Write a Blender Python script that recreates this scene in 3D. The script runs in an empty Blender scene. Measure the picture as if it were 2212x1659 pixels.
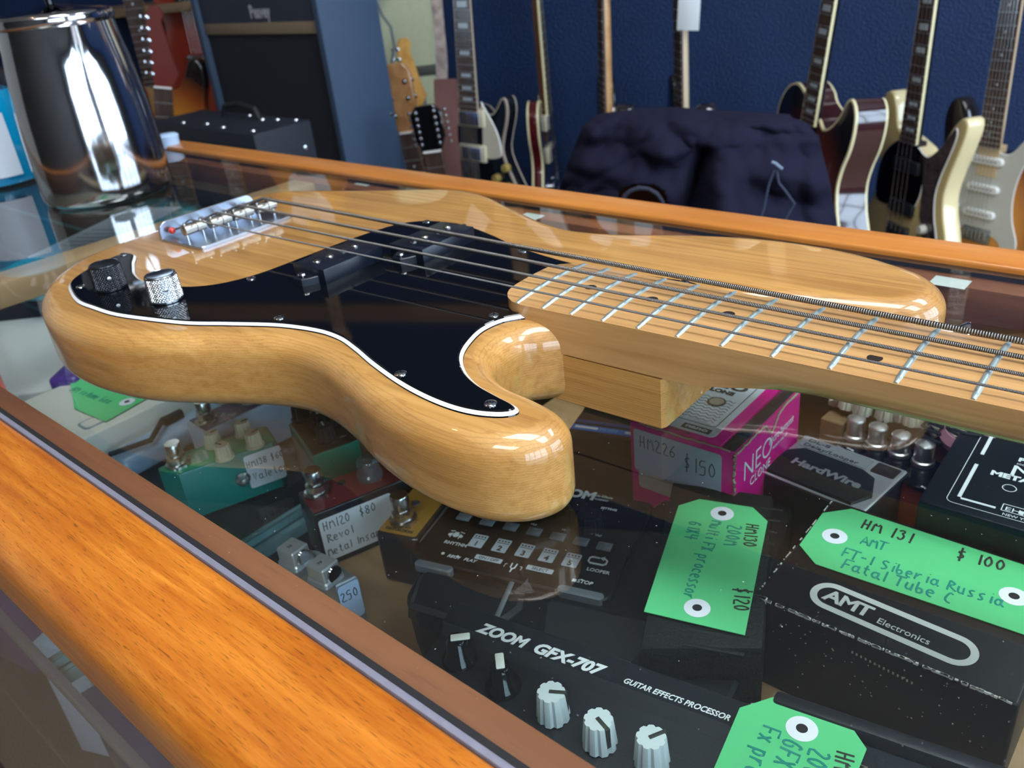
import bpy, bmesh, math, random
from mathutils import Matrix, Vector, noise
random.seed(7)
PI = math.pi
sc = bpy.context.scene
COL = sc.collection

# ------------------------------------------------------------------ camera
# world: metres, z=0 is the glass counter top, x runs along the counter
FPX = 1845.8
RM = ((0.77202245, 0.62809472, -0.09735687),      # image right
      (0.22806481, -0.4167226, -0.8799595),       # image down
      (-0.59326872, 0.65714481, -0.4649655))      # view direction
CAM = Vector((0.538944, -0.336573, 0.219173))
cd = bpy.data.cameras.new('camera')
cam = bpy.data.objects.new('camera', cd)
COL.objects.link(cam)
cd.sensor_width = 36.0
cd.lens = FPX / 2212 * 36.0
cd.clip_start = 0.01
cd.dof.use_dof = True
cd.dof.focus_distance = 0.375
cd.dof.aperture_fstop = 17.0
mw = Matrix.Identity(4)
for i in range(3):
    mw[i][0] = RM[0][i]; mw[i][1] = -RM[1][i]; mw[i][2] = -RM[2][i]; mw[i][3] = CAM[i]
cam.matrix_world = mw
sc.camera = cam

# ------------------------------------------------------------------ exposure
sc.view_settings.view_transform = 'Standard'
sc.view_settings.look = 'None'
sc.view_settings.gamma = 1.0
sc.view_settings.use_curve_mapping = False
sc.view_settings.exposure = 0.35
sc.cycles.use_adaptive_sampling = True
sc.cycles.adaptive_threshold = 0.06
sc.cycles.max_bounces = 7
sc.cycles.adaptive_min_samples = 16
sc.cycles.use_denoising = True
sc.cycles.transparent_max_bounces = 12
sc.cycles.diffuse_bounces = 3
sc.cycles.glossy_bounces = 4
sc.cycles.sample_clamp_indirect = 6.0
sc.cycles.caustics_reflective = False
sc.cycles.caustics_refractive = False
WINDOW_STRENGTH = 7.0
FILL_PANEL_STRENGTH = 11.0
BULB_STRENGTH = 60.0
wd = bpy.data.worlds.new('world'); sc.world = wd; wd.use_nodes = True
wd.node_tree.nodes['Background'].inputs[0].default_value = (0.55, 0.7, 1.0, 1)
wd.node_tree.nodes['Background'].inputs[1].default_value = 0.35
FLOOR = -0.98

def ray(u, v):
    a = ((u - 1106) / FPX, (v - 829.5) / FPX, 1.0)
    return Vector([sum(a[k] * RM[k][i] for k in range(3)) for i in range(3)])
def at(u, v, z=0.0):
    'where the photo pixel (u, v) meets the horizontal plane z'
    d = ray(u, v); t = (z - CAM.z) / d.z
    return CAM + d * t
def dep(u, v, d):
    return CAM + ray(u, v) * d

# ------------------------------------------------------------------ materials
_m = {}
def base(name):
    m = bpy.data.materials.new(name); m.use_nodes = True
    nt = m.node_tree; b = nt.nodes['Principled BSDF']
    return m, nt, b
def setp(b, **k):
    for kk, vv in k.items():
        b.inputs[kk.replace('_', ' ')].default_value = vv
def mat(name, col, rough=0.5, metal=0.0, coat=0.0, noise_amt=0.0, nscale=60.0, bump=0.0, bscale=200.0, spec=0.5, coat_rough=0.05, alpha=1.0, trans=0.0):
    if name in _m: return _m[name]
    m, nt, b = base(name)
    c = (col[0], col[1], col[2], 1)
    b.inputs['Base Color'].default_value = c
    b.inputs['Roughness'].default_value = rough
    b.inputs['Metallic'].default_value = metal
    b.inputs['Coat Weight'].default_value = coat
    b.inputs['Coat Roughness'].default_value = coat_rough
    b.inputs['Specular IOR Level'].default_value = spec
    b.inputs['Alpha'].default_value = alpha
    b.inputs['Transmission Weight'].default_value = trans
    tc = nt.nodes.new('ShaderNodeTexCoord')
    n = nt.nodes.new('ShaderNodeTexNoise'); n.inputs['Scale'].default_value = nscale; n.inputs['Detail'].default_value = 5
    nt.links.new(tc.outputs['Object'], n.inputs['Vector'])
    amt = noise_amt if noise_amt > 0 else 0.04
    mx = nt.nodes.new('ShaderNodeMix'); mx.data_type = 'RGBA'
    mx.inputs[6].default_value = tuple(max(0, x * (1 - amt)) for x in col) + (1,)
    mx.inputs[7].default_value = tuple(min(1, x * (1 + amt)) for x in col) + (1,)
    nt.links.new(n.outputs['Fac'], mx.inputs[0]); nt.links.new(mx.outputs[2], b.inputs['Base Color'])
    if bump > 0:
        n2 = nt.nodes.new('ShaderNodeTexNoise'); n2.inputs['Scale'].default_value = bscale; n2.inputs['Detail'].default_value = 4
        nt.links.new(tc.outputs['Object'], n2.inputs['Vector'])
        bp = nt.nodes.new('ShaderNodeBump'); bp.inputs['Strength'].default_value = bump; bp.inputs['Distance'].default_value = 0.002
        nt.links.new(n2.outputs['Fac'], bp.inputs['Height']); nt.links.new(bp.outputs['Normal'], b.inputs['Normal'])
    _m[name] = m
    return m
def wood(name, c1, c2, c3, rough=0.35, coat=0.0, sx=3.0, sy=60.0, sz=60.0, pores=0.0, bump=0.05, coat_rough=0.04, spec=0.5, contrast=(0.3, 0.7), ring=0.0):
    'grain stretched along local x'
    if name in _m: return _m[name]
    m, nt, b = base(name)
    L = nt.links
    tc = nt.nodes.new('ShaderNodeTexCoord'); mp = nt.nodes.new('ShaderNodeMapping')
    mp.inputs['Scale'].default_value = (sx, sy, sz)
    L.new(tc.outputs['Object'], mp.inputs['Vector'])
    n = nt.nodes.new('ShaderNodeTexNoise'); n.inputs['Scale'].default_value = 1.0; n.inputs['Detail'].default_value = 6; n.inputs['Roughness'].default_value = 0.6; n.inputs['Distortion'].default_value = 0.6
    L.new(mp.outputs['Vector'], n.inputs['Vector'])
    cr = nt.nodes.new('ShaderNodeValToRGB')
    e = cr.color_ramp.elements
    e[0].position = contrast[0]; e[0].color = c1 + (1,)
    e[1].position = contrast[1]; e[1].color = c3 + (1,)
    k = cr.color_ramp.elements.new((contrast[0] + contrast[1]) / 2); k.color = c2 + (1,)
    L.new(n.outputs['Fac'], cr.inputs['Fac'])
    # broad figure
    mp2 = nt.nodes.new('ShaderNodeMapping'); mp2.inputs['Scale'].default_value = (sx * 0.5 + 2, sy * 0.18, sz * 0.18)
    L.new(tc.outputs['Object'], mp2.inputs['Vector'])
    n2 = nt.nodes.new('ShaderNodeTexNoise'); n2.inputs['Scale'].default_value = 1.0; n2.inputs['Detail'].default_value = 3
    L.new(mp2.outputs['Vector'], n2.inputs['Vector'])
    hs = nt.nodes.new('ShaderNodeMix'); hs.data_type = 'RGBA'; hs.blend_type = 'MULTIPLY'; hs.inputs[0].default_value = 1.0
    cr2 = nt.nodes.new('ShaderNodeValToRGB'); cr2.color_ramp.elements[0].position = 0.3; cr2.color_ramp.elements[0].color = (0.78, 0.72, 0.66, 1); cr2.color_ramp.elements[1].position = 0.65; cr2.color_ramp.elements[1].color = (1, 1, 1, 1)
    L.new(n2.outputs['Fac'], cr2.inputs['Fac'])
    L.new(cr.outputs['Color'], hs.inputs[6]); L.new(cr2.outputs['Color'], hs.inputs[7])
    out = hs.outputs[2]
    if ring > 0:      # fine growth lines
        mp3 = nt.nodes.new('ShaderNodeMapping'); mp3.inputs['Scale'].default_value = (sx * 0.35, sy * 1.0, sz * 1.0)
        L.new(tc.outputs['Object'], mp3.inputs['Vector'])
        w = nt.nodes.new('ShaderNodeTexWave'); w.wave_type = 'BANDS'; w.bands_direction = 'Z'; w.inputs['Scale'].default_value = 1.1; w.inputs['Distortion'].default_value = 9.0; w.inputs['Detail'].default_value = 3; w.inputs['Detail Scale'].default_value = 0.5
        L.new(mp3.outputs['Vector'], w.inputs['Vector'])
        cr3 = nt.nodes.new('ShaderNodeValToRGB'); cr3.color_ramp.elements[0].position = 0.0; cr3.color_ramp.elements[0].color = (1 - ring, 1 - ring * 1.25, 1 - ring * 1.5, 1); cr3.color_ramp.elements[1].position = 0.35; cr3.color_ramp.elements[1].color = (1, 1, 1, 1)
        L.new(w.outputs['Fac'], cr3.inputs['Fac'])
        h3 = nt.nodes.new('ShaderNodeMix'); h3.data_type = 'RGBA'; h3.blend_type = 'MULTIPLY'; h3.inputs[0].default_value = 1.0
        L.new(out, h3.inputs[6]); L.new(cr3.outputs['Color'], h3.inputs[7]); out = h3.outputs[2]
    if pores > 0:
        mp4 = nt.nodes.new('ShaderNodeMapping'); mp4.inputs['Scale'].default_value = (sx * 9, sy * 9, sz * 9)
        L.new(tc.outputs['Object'], mp4.inputs['Vector'])
        n4 = nt.nodes.new('ShaderNodeTexNoise'); n4.inputs['Scale'].default_value = 1.0; n4.inputs['Detail'].default_value = 2
        L.new(mp4.outputs['Vector'], n4.inputs['Vector'])
        cr4 = nt.nodes.new('ShaderNodeValToRGB'); cr4.color_ramp.elements[0].position = 0.30; cr4.color_ramp.elements[0].color = (1 - pores, 1 - pores, 1 - pores, 1); cr4.color_ramp.elements[1].position = 0.42; cr4.color_ramp.elements[1].color = (1, 1, 1, 1)
        L.new(n4.outputs['Fac'], cr4.inputs['Fac'])
        h4 = nt.nodes.new('ShaderNodeMix'); h4.data_type = 'RGBA'; h4.blend_type = 'MULTIPLY'; h4.inputs[0].default_value = 1.0
        L.new(out, h4.inputs[6]); L.new(cr4.outputs['Color'], h4.inputs[7]); out = h4.outputs[2]
    L.new(out, b.inputs['Base Color'])
    setp(b, Roughness=rough, Coat_Weight=coat, Coat_Roughness=coat_rough, Specular_IOR_Level=spec)
    if bump:
        bp = nt.nodes.new('ShaderNodeBump'); bp.inputs['Strength'].default_value = bump; bp.inputs['Distance'].default_value = 0.001
        L.new(n.outputs['Fac'], bp.inputs['Height']); L.new(bp.outputs['Normal'], b.inputs['Normal'])
    _m[name] = m
    return m
def glassmat(name, tint, ior=1.5, dust=0.0):
    m = bpy.data.materials.new(name); m.use_nodes = True; nt = m.node_tree; nt.nodes.clear(); L = nt.links
    out = nt.nodes.new('ShaderNodeOutputMaterial'); mix = nt.nodes.new('ShaderNodeMixShader')
    tr = nt.nodes.new('ShaderNodeBsdfTransparent'); tr.inputs[0].default_value = tint + (1,)
    gl = nt.nodes.new('ShaderNodeBsdfGlossy'); gl.inputs['Roughness'].default_value = 0.0; gl.inputs[0].default_value = (1, 1, 1, 1)
    fr = nt.nodes.new('ShaderNodeFresnel'); fr.inputs['IOR'].default_value = ior
    ge = nt.nodes.new('ShaderNodeNewGeometry')
    inv = nt.nodes.new('ShaderNodeMath'); inv.operation = 'SUBTRACT'; inv.inputs[0].default_value = 1.0
    L.new(ge.outputs['Backfacing'], inv.inputs[1])
    mu = nt.nodes.new('ShaderNodeMath'); mu.operation = 'MULTIPLY'
    L.new(fr.outputs[0], mu.inputs[0]); L.new(inv.outputs[0], mu.inputs[1])
    L.new(mu.outputs[0], mix.inputs[0]); L.new(tr.outputs[0], mix.inputs[1]); L.new(gl.outputs[0], mix.inputs[2])
    last = mix.outputs[0]
    if dust > 0:   # fine dust specks and smears lying on the glass
        tc = nt.nodes.new('ShaderNodeTexCoord')
        n = nt.nodes.new('ShaderNodeTexNoise'); n.inputs['Scale'].default_value = 700; n.inputs['Detail'].default_value = 3
        L.new(tc.outputs['Object'], n.inputs['Vector'])
        cr = nt.nodes.new('ShaderNodeValToRGB'); cr.color_ramp.elements[0].position = 0.72; cr.color_ramp.elements[0].color = (0, 0, 0, 1); cr.color_ramp.elements[1].position = 0.76; cr.color_ramp.elements[1].color = (0.5, 0.5, 0.5, 1)
        L.new(n.outputs['Fac'], cr.inputs['Fac'])
        ad = nt.nodes.new('ShaderNodeMath'); ad.operation = 'ADD'; ad.inputs[1].default_value = dust
        L.new(cr.outputs['Color'], ad.inputs[0])
        fl = nt.nodes.new('ShaderNodeMath'); fl.operation = 'MULTIPLY'
        L.new(ad.outputs[0], fl.inputs[0]); L.new(inv.outputs[0], fl.inputs[1])
        df = nt.nodes.new('ShaderNodeBsdfDiffuse'); df.inputs[0].default_value = (0.7, 0.75, 0.8, 1)
        m2 = nt.nodes.new('ShaderNodeMixShader')
        L.new(fl.outputs[0], m2.inputs[0]); L.new(last, m2.inputs[1]); L.new(df.outputs[0], m2.inputs[2]); last = m2.outputs[0]
    L.new(last, out.inputs[0])
    _m[name] = m
    return m
def emit(name, col, s):
    m = bpy.data.materials.new(name); m.use_nodes = True; nt = m.node_tree; nt.nodes.clear()
    o = nt.nodes.new('ShaderNodeOutputMaterial'); e = nt.nodes.new('ShaderNodeEmission')
    e.inputs[0].default_value = col + (1,); e.inputs[1].default_value = s
    nt.links.new(e.outputs[0], o.inputs[0]); return m
def burst(name, inner, mid, outer, r0=0.07, r1=0.2, sy=0.75, cy=-0.2):
    'sunburst paint: colour by distance from the middle of the body'
    m, nt, b = base(name); L = nt.links
    tc = nt.nodes.new('ShaderNodeTexCoord'); mp = nt.nodes.new('ShaderNodeMapping')
    mp.inputs['Location'].default_value = (0, -cy * sy, 0); mp.inputs['Scale'].default_value = (1, sy, 0)
    L.new(tc.outputs['Object'], mp.inputs['Vector'])
    ln = nt.nodes.new('ShaderNodeVectorMath'); ln.operation = 'LENGTH'; L.new(mp.outputs[0], ln.inputs[0])
    mr = nt.nodes.new('ShaderNodeMapRange'); mr.inputs[1].default_value = r0; mr.inputs[2].default_value = r1
    L.new(ln.outputs['Value'], mr.inputs[0])
    cr = nt.nodes.new('ShaderNodeValToRGB'); e = cr.color_ramp.elements
    e[0].color = inner + (1,); e[1].color = outer + (1,); k = e.new(0.55); k.color = mid + (1,)
    L.new(mr.outputs[0], cr.inputs[0]); L.new(cr.outputs[0], b.inputs['Base Color'])
    setp(b, Roughness=0.25, Coat_Weight=1.0)
    return m

BLACK = mat('black_gloss', (0.003, 0.0035, 0.005), 0.04, spec=0.42)
BLKPL = mat('black_plastic', (0.012, 0.014, 0.018), 0.38, noise_amt=0.2, bump=0.1, bscale=900, spec=.25)
BLKMAT = mat('black_matte', (0.006, 0.006, 0.008), 0.7)
WHITE = mat('white_paint', (0.75, 0.76, 0.75), 0.4)
INKW = mat('white_ink', (0.72, 0.75, 0.78), 0.5)
INKG = mat('green_ink', (0.0, 0.22, 0.17), 0.6)
INKB = mat('black_ink', (0.02, 0.025, 0.02), 0.6)
CHROME = mat('chrome', (0.75, 0.77, 0.8), 0.08, 1.0)
STEEL = mat('steel', (0.55, 0.55, 0.54), 0.22, 1.0)
NICKEL = mat('aged_nickel', (0.42, 0.40, 0.36), 0.36, 1.0, noise_amt=0.2, nscale=200)
GREEN = mat('green_card', (0.09, 0.52, 0.20), 0.65, noise_amt=0.06)
PAPER = mat('white_paper', (0.80, 0.84, 0.90), 0.6)
CREAMP = mat('cream_plastic', (0.62, 0.56, 0.40), 0.4)
CREAM = mat('cream_paint', (0.72, 0.62, 0.36), 0.2, coat=0.8)
MAPLE = wood('maple_lacquer', (0.44, 0.235, 0.085), (0.53, 0.30, 0.115), (0.60, 0.355, 0.150), 0.38, 0.5, 8, 220, 220, bump=0.02, coat_rough=0.1)
ROSE = wood('rosewood', (0.03, 0.015, 0.012), (0.06, 0.03, 0.022), (0.10, 0.05, 0.035), 0.5, 0, 60, 6, 60)

# ------------------------------------------------------------------ mesh helpers
def MB(): return bmesh.new()
def obj(name, bm, mats, parent=None, M=None, smooth=True, ang=35, label=None, keepn=False):
    if not keepn: bmesh.ops.recalc_face_normals(bm, faces=bm.faces[:])
    me = bpy.data.meshes.new(name); bm.to_mesh(me); bm.free()
    if not isinstance(mats, (list, tuple)): mats = [mats]
    for m in mats: me.materials.append(m)
    if smooth:
        for p in me.polygons: p.use_smooth = True
        me.set_sharp_from_angle(angle=math.radians(ang))
    o = bpy.data.objects.new(name, me); COL.objects.link(o)
    if parent is not None: o.parent = parent
    if M is not None: o.matrix_local = M
    if label: o['label'] = label
    return o
def thing(name, label, cat, M=None, group=None, kind=None):
    o = bpy.data.objects.new(name, None); COL.objects.link(o); o.empty_display_size = 0.02
    if M is not None: o.matrix_world = M
    o['label'] = label; o['category'] = cat
    if group: o['group'] = group
    if kind: o['kind'] = kind
    return o
def tag(o, label, cat, group=None):
    o['label'] = label; o['category'] = cat
    if group: o['group'] = group
    return o
def T(x=0, y=0, z=0, rz=0, rx=0, ry=0):
    return Matrix.Translation((x, y, z)) @ Matrix.Rotation(rz, 4, 'Z') @ Matrix.Rotation(ry, 4, 'Y') @ Matrix.Rotation(rx, 4, 'X')
def xf(bm, vs, M):
    if M is not None:
        for v in vs: v.co = M @ v.co
def box(bm, x0, x1, y0, y1, z0, z1, mi=0, bev=0.0, seg=2, M=None, topmi=None):
    r = bmesh.ops.create_cube(bm, size=1.0); vs = r['verts']
    for v in vs:
        v.co = Vector((x0 + (v.co.x + .5) * (x1 - x0), y0 + (v.co.y + .5) * (y1 - y0), z0 + (v.co.z + .5) * (z1 - z0)))
    fs = set(f for v in vs for f in v.link_faces)
    for f in fs:
        f.material_index = mi
        if topmi is not None and f.normal.z > .9: f.material_index = topmi
    if bev > 0:
        es = list(set(e for v in vs for e in v.link_edges))
        rr = bmesh.ops.bevel(bm, geom=es, offset=bev, segments=seg, affect='EDGES', profile=0.5, clamp_overlap=True)
        vs = list(set(v for f in rr['faces'] for v in f.verts) | set(v for v in vs if v.is_valid))
    xf(bm, [v for v in vs if v.is_valid], M)
def lathe(bm, prof, n=32, mi=0, M=None, caps=True, rip=None):
    rings = []
    for r, z in prof:
        ring = []
        for k in range(n):
            a = 2 * PI * k / n
            rr = r * (rip(a) if rip else 1)
            ring.append(bm.verts.new((rr * math.cos(a), rr * math.sin(a), z)))
        rings.append(ring)
    fs = []
    for a, b in zip(rings, rings[1:]):
        for k in range(n):
            fs.append(bm.faces.new((a[k], a[(k + 1) % n], b[(k + 1) % n], b[k])))
    if caps:
        fs.append(bm.faces.new(list(reversed(rings[0])))); fs.append(bm.faces.new(rings[-1]))
    for f in fs: f.material_index = mi
    xf(bm, [v for r in rings for v in r], M)
    return fs
def tube(bm, pts, r, n=8, mi=0, M=None, caps=True, flat=1.0):
    pts = [Vector(p) for p in pts]; rings = []
    up = Vector((0, 0, 1))
    for i, p in enumerate(pts):
        d = (pts[min(i + 1, len(pts) - 1)] - pts[max(i - 1, 0)])
        if d.length < 1e-9: d = Vector((1, 0, 0))
        d.normalize()
        s = d.cross(up)
        if s.length < 1e-3: s = d.cross(Vector((0, 1, 0)))
        s.normalize(); u = s.cross(d)
        rr = r[i] if isinstance(r, (list, tuple)) else r
        rings.append([bm.verts.new(p + s * (rr * math.cos(2 * PI * k / n)) + u * (rr * flat * math.sin(2 * PI * k / n))) for k in range(n)])
    fs = []
    for a, b in zip(rings, rings[1:]):
        for k in range(n): fs.append(bm.faces.new((a[k], a[(k + 1) % n], b[(k + 1) % n], b[k])))
    if caps: fs.append(bm.faces.new(list(reversed(rings[0])))); fs.append(bm.faces.new(rings[-1]))
    for f in fs: f.material_index = mi
    xf(bm, [v for rg in rings for v in rg], M)
def smooth_closed(pts, step):
    'closed Catmull-Rom through pts, resampled'
    n = len(pts); dense = []
    for i in range(n):
        p0, p1, p2, p3 = (Vector(pts[(i + k - 1) % n]) for k in range(4))
        # centripetal-ish: plain uniform works for our even spacing
        for s in range(16):
            t = s / 16
            dense.append(0.5 * ((2 * p1) + (-p0 + p2) * t + (2 * p0 - 5 * p1 + 4 * p2 - p3) * t * t + (-p0 + 3 * p1 - 3 * p2 + p3) * t ** 3))
    L = [0]
    for a, b in zip(dense, dense[1:] + dense[:1]): L.append(L[-1] + (b - a).length)
    tot = L[-1]; m = max(12, int(tot / step)); out = []; j = 0
    for k in range(m):
        s = tot * k / m
        while L[j + 1] < s: j += 1
        f = (s - L[j]) / max(1e-12, L[j + 1] - L[j])
        out.append(dense[j].lerp(dense[(j + 1) % len(dense)], f))
    return out
def ccw(pts):
    a = sum(p[0] * q[1] - q[0] * p[1] for p, q in zip(pts, list(pts[1:]) + [pts[0]]))
    return list(pts) if a > 0 else list(reversed(pts))
def prism(bm, pts, rings, mi_side=0, mi_top=0, mi_bot=0, M=None, top=True, bot=True, sidemi=None):
    'pts: outline (2-D, ccw); rings: (z, inset) from bottom to top'
    pts = [Vector(p) for p in ccw(pts)]; n = len(pts); nor = []
    for i in range(n):
        d1 = (pts[i] - pts[i - 1]).normalized(); d2 = (pts[(i + 1) % n] - pts[i]).normalized()
        d = d1 + d2
        if d.length < 1e-6: d = d2
        d.normalize(); c = max(0.35, d.dot(d2)); nor.append(Vector((-d.y, d.x)) / c)
    R = []
    for z, ins in rings:
        R.append([bm.verts.new((pts[i].x + nor[i].x * ins, pts[i].y + nor[i].y * ins, z)) for i in range(n)])
    for q, (a, b) in enumerate(zip(R, R[1:])):
        for k in range(n):
            f = bm.faces.new((a[k], a[(k + 1) % n], b[(k + 1) % n], b[k])); f.material_index = sidemi[q] if sidemi else mi_side
    new = []
    if bot: f = bm.faces.new(list(reversed(R[0]))); f.material_index = mi_bot; new.append(f)
    if top: f = bm.faces.new(R[-1]); f.material_index = mi_top; new.append(f)
    vs = [v for r in R for v in r]
    xf(bm, vs, M)
    for f in new: f.normal_update()
    if n > 4: bmesh.ops.triangulate(bm, faces=new)
def rounded_rect(x0, x1, y0, y1, r, n=5):
    out = []
    for cx, cy, a0 in ((x1 - r, y1 - r, 0), (x0 + r, y1 - r, PI / 2), (x0 + r, y0 + r, PI), (x1 - r, y0 + r, 1.5 * PI)):
        for k in range(n + 1):
            a = a0 + k / n * PI / 2; out.append((cx + r * math.cos(a), cy + r * math.sin(a)))
    return out
def circ(cx, cy, r, n=20): return [(cx + r * math.cos(2 * PI * k / n), cy + r * math.sin(2 * PI * k / n)) for k in range(n)]
def pmesh(name, pts, z0, z1, m, parent, bev=0.0, M=None, label=None):
    bm = MB()
    rings = [(z0, bev), (z0 + bev, 0), (z1 - bev, 0), (z1, bev)] if bev else [(z0, 0), (z1, 0)]
    prism(bm, pts, rings); return obj(name, bm, m, parent, M, label=label)
def frame(O, X, z):
    a = at(O[0], O[1], z); b = at(X[0], X[1], z); d = (b - a).normalized()
    y = Vector((-d.y, d.x, 0)); M = Matrix.Identity(4)
    for i in range(3): M[i][0] = d[i]; M[i][1] = y[i]; M[i][2] = (0, 0, 1)[i]; M[i][3] = a[i]
    return M
def loc(F, u, v, z): return F.inverted() @ at(u, v, z)

# ------------------------------------------------------------------ lettering
def text(s, size, parent, m, M, sx=1.0, shear=0.0, bold=0.0, align='LEFT', space=1.0, name='lettering'):
    cu = bpy.data.curves.new('txt', 'FONT'); cu.body = s; cu.size = size; cu.shear = shear; cu.offset = bold * size; cu.align_x = align
    cu.resolution_u = 3; cu.space_character = space; cu.extrude = 0.00008
    o = bpy.data.objects.new('txt', cu); COL.objects.link(o)
    me = bpy.data.meshes.new_from_object(o); bpy.data.objects.remove(o); bpy.data.curves.remove(cu)
    me.name = name; me.materials.clear(); me.materials.append(m)
    for v in me.vertices: v.co.x *= sx
    o = bpy.data.objects.new(name, me); COL.objects.link(o); o.parent = parent; o.matrix_local = M
    return o
HG = {'0': "28 16 14 22 34 36 28", '1': "28 22", '2': "17 28 37 36 12 42", '3': "17 28 37 26 35 33 22 13", '4': "18 15 45|38 32",
 '5': "38 18 15 36 34 32 12", '6': "38 15 13 22 33 34 25 14", '7': "18 38 22", '8': "25 16 17 28 37 36 25 14 13 22 33 34 25", '9': "36 25 16 17 28 37 36 32",
 '$': "37 27 16 25 34 23 13|29 21", 'H': "18 12|38 32|15 35", 'M': "12 18 25 38 42", 'R': "18 12|18 37 36 15 42", 'V': "18 22 38", 'I': "28 22",
 'A': "12 28 42|14 34", 'T': "08 48|28 22", 'F': "12 18 48|15 35", 'S': "37 28 17 16 34 33 22 12", 'C': "37 28 15 13 22 32", 'G': "37 28 15 13 22 33 35 25",
 'Z': "18 38 12 42", 'X': "18 32|38 12", 'a': "35 26 15 13 22 33 36|33 42", 'e': "14 34 35 26 15 13 22 32", 'v': "16 22 36", 'o': "26 15 13 22 33 35 26",
 'l': "28 22", 't': "28 23 32|16 36", 'n': "16 12|15 26 35 32", 's': "36 26 15 33 22 12", 'i': "26 22|28 28", 'y': "16 24|36 20", 'b': "18 12 32 34 25 14",
 'r': "16 12|14 26 36", 'u': "16 13 22 33|36 32", 'c': "35 26 15 13 22 32", 'p': "16 10|15 26 35 33 22 13", 'x': "16 32|36 12", 'm': "16 12|15 26 22|25 36 42",
 '-': "15 35", 'd': "38 32 22 13 15 26 35", 'h': "18 12|15 26 35 32", 'f': "38 28 22|15 35", 'k': "18 12|36 14 32", 'q': "36 30|35 26 15 13 22 33"}
def hand(s, size, parent, m, M, r=0.00035, track=3.7, name='lettering'):
    'felt-pen handwriting: pen strokes, cap height = size'
    bm = MB(); x = 0; k = size / 6.0
    for ch in s:
        if ch == ' ': x += 2.6; continue
        g = HG.get(ch)
        if g:
            for st in g.split('|'):
                p = [((int(q[0]) + x - 1 + random.uniform(-.12, .12)) * k, (int(q[1]) - 2 + random.uniform(-.15, .15)) * k, 0) for q in st.split()]
                if len(p) == 2 and p[0] == p[1]: p[1] = (p[1][0] + k * .3, p[1][1], 0)
                if len(p) > 3:      # soften
                    q = [p[0]]
                    for a, b in zip(p, p[1:]): q += [tuple(a[i] * .72 + b[i] * .28 for i in range(3)), tuple(a[i] * .28 + b[i] * .72 for i in range(3))]
                    p = q + [p[-1]]
                tube(bm, p, r, 5, flat=0.25)
        x += 2.4 if ch in '1liI' else track
    return obj(name, bm, m, parent, M)

# ------------------------------------------------------------------ the room
WL = dep(1013, 238, 2.72); WR = dep(2140, 450, 2.50)
wdir = Vector((WR.x - WL.x, WR.y - WL.y, 0)).normalized(); wn = Vector((wdir.y, -wdir.x, 0))   # wn points into the room
CEIL = 1.9
def struct(o): o['kind'] = 'structure'; return o
BLUEW = mat('blue_wall_paint', (0.006, 0.022, 0.078), 0.5, noise_amt=0.2, nscale=6, bump=0.9, bscale=150, spec=0.25)
m_ = BLUEW.node_tree
for n_ in m_.nodes:
    if n_.type == 'BUMP': n_.inputs['Distance'].default_value = 0.006
CARPET = mat('brown_carpet', (0.30, 0.21, 0.14), 0.95, noise_amt=0.35, nscale=300, bump=0.8, bscale=500)
PALEW = mat('pale_wall_paint', (0.62, 0.58, 0.52), 0.7, bump=0.1)
DARKW = mat('dim_wall_paint', (0.06, 0.055, 0.055), 0.7, bump=0.1)
CEILM = mat('ceiling_paint', (0.5, 0.48, 0.46), 0.8, bump=0.1)
def wallbox(name, a, b, th, z0, z1, m, side=1):
    d = Vector((b[0] - a[0], b[1] - a[1], 0)); L = d.length; d.normalize()
    M = Matrix.Identity(4)
    y = Vector((-d.y, d.x, 0))
    for i in range(3): M[i][0] = d[i]; M[i][1] = y[i]; M[i][3] = (a[0], a[1], 0)[i]
    bm = MB(); box(bm, 0, L, 0, th, z0, z1)
    return struct(obj(name, bm, m, None, M, smooth=False))
p0 = WL - wdir * 2.6; p1 = WL + wdir * 4.6
wallbox('wall_back', p0, p1, 0.1, FLOOR, CEIL, BLUEW)
XR = 3.3; YF = -3.4
yb = p0.y + (XR - p0.x) * wdir.y / wdir.x
XL = p0.x
bm = MB(); box(bm, XL - .1, XR + .1, YF - .1, 5.6, FLOOR - .05, FLOOR); struct(obj('floor', bm, CARPET, smooth=False))
bm = MB(); box(bm, XL - .1, XR + .1, YF - .1, 5.6, CEIL, CEIL + .05); struct(obj('ceiling', bm, CEILM, smooth=False))
wallbox('wall_left', (XL, YF), (XL, p0.y), 0.1, FLOOR, CEIL, PALEW)
wallbox('wall_front', (XR, YF), (XL, YF), 0.1, FLOOR, CEIL, DARKW)
# right wall with two shop windows
def wall_right():
    bm = MB()
    wins = [(-2.7, -0.35), (0.15, 2.6)]
    z0, z1 = -0.35, 1.45
    box(bm, XR, XR + .1, YF, 5.6, FLOOR, z0); box(bm, XR, XR + .1, YF, 5.6, z1, CEIL)
    ys = [YF] + [c for w in wins for c in w] + [5.6]
    for k in range(0, len(ys), 2): box(bm, XR, XR + .1, ys[k], ys[k + 1], z0, z1)
    struct(obj('wall_right', bm, DARKW, smooth=False))
    sky = emit('daylight_pane', (0.62, 0.80, 1.0), WINDOW_STRENGTH)
    fr = mat('window_frame_paint', (0.5, 0.5, 0.5), 0.5)
    for i, (a, b) in enumerate(wins):
        bm = MB()
        box(bm, XR + .05, XR + .06, a, b, z0, z1, 0)
        n = 4
        for k in range(n + 1):
            y = a + (b - a) * k / n; box(bm, XR + .01, XR + .05, y - .03, y + .03, z0, z1, 1)
        for z in (z0 + .03, 0.45, z1 - .03): box(bm, XR + .01, XR + .05, a, b, z - .025, z + .025, 1)
        struct(obj('window_%d' % (i + 1), bm, [sky, fr], smooth=False))
wall_right()
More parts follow.
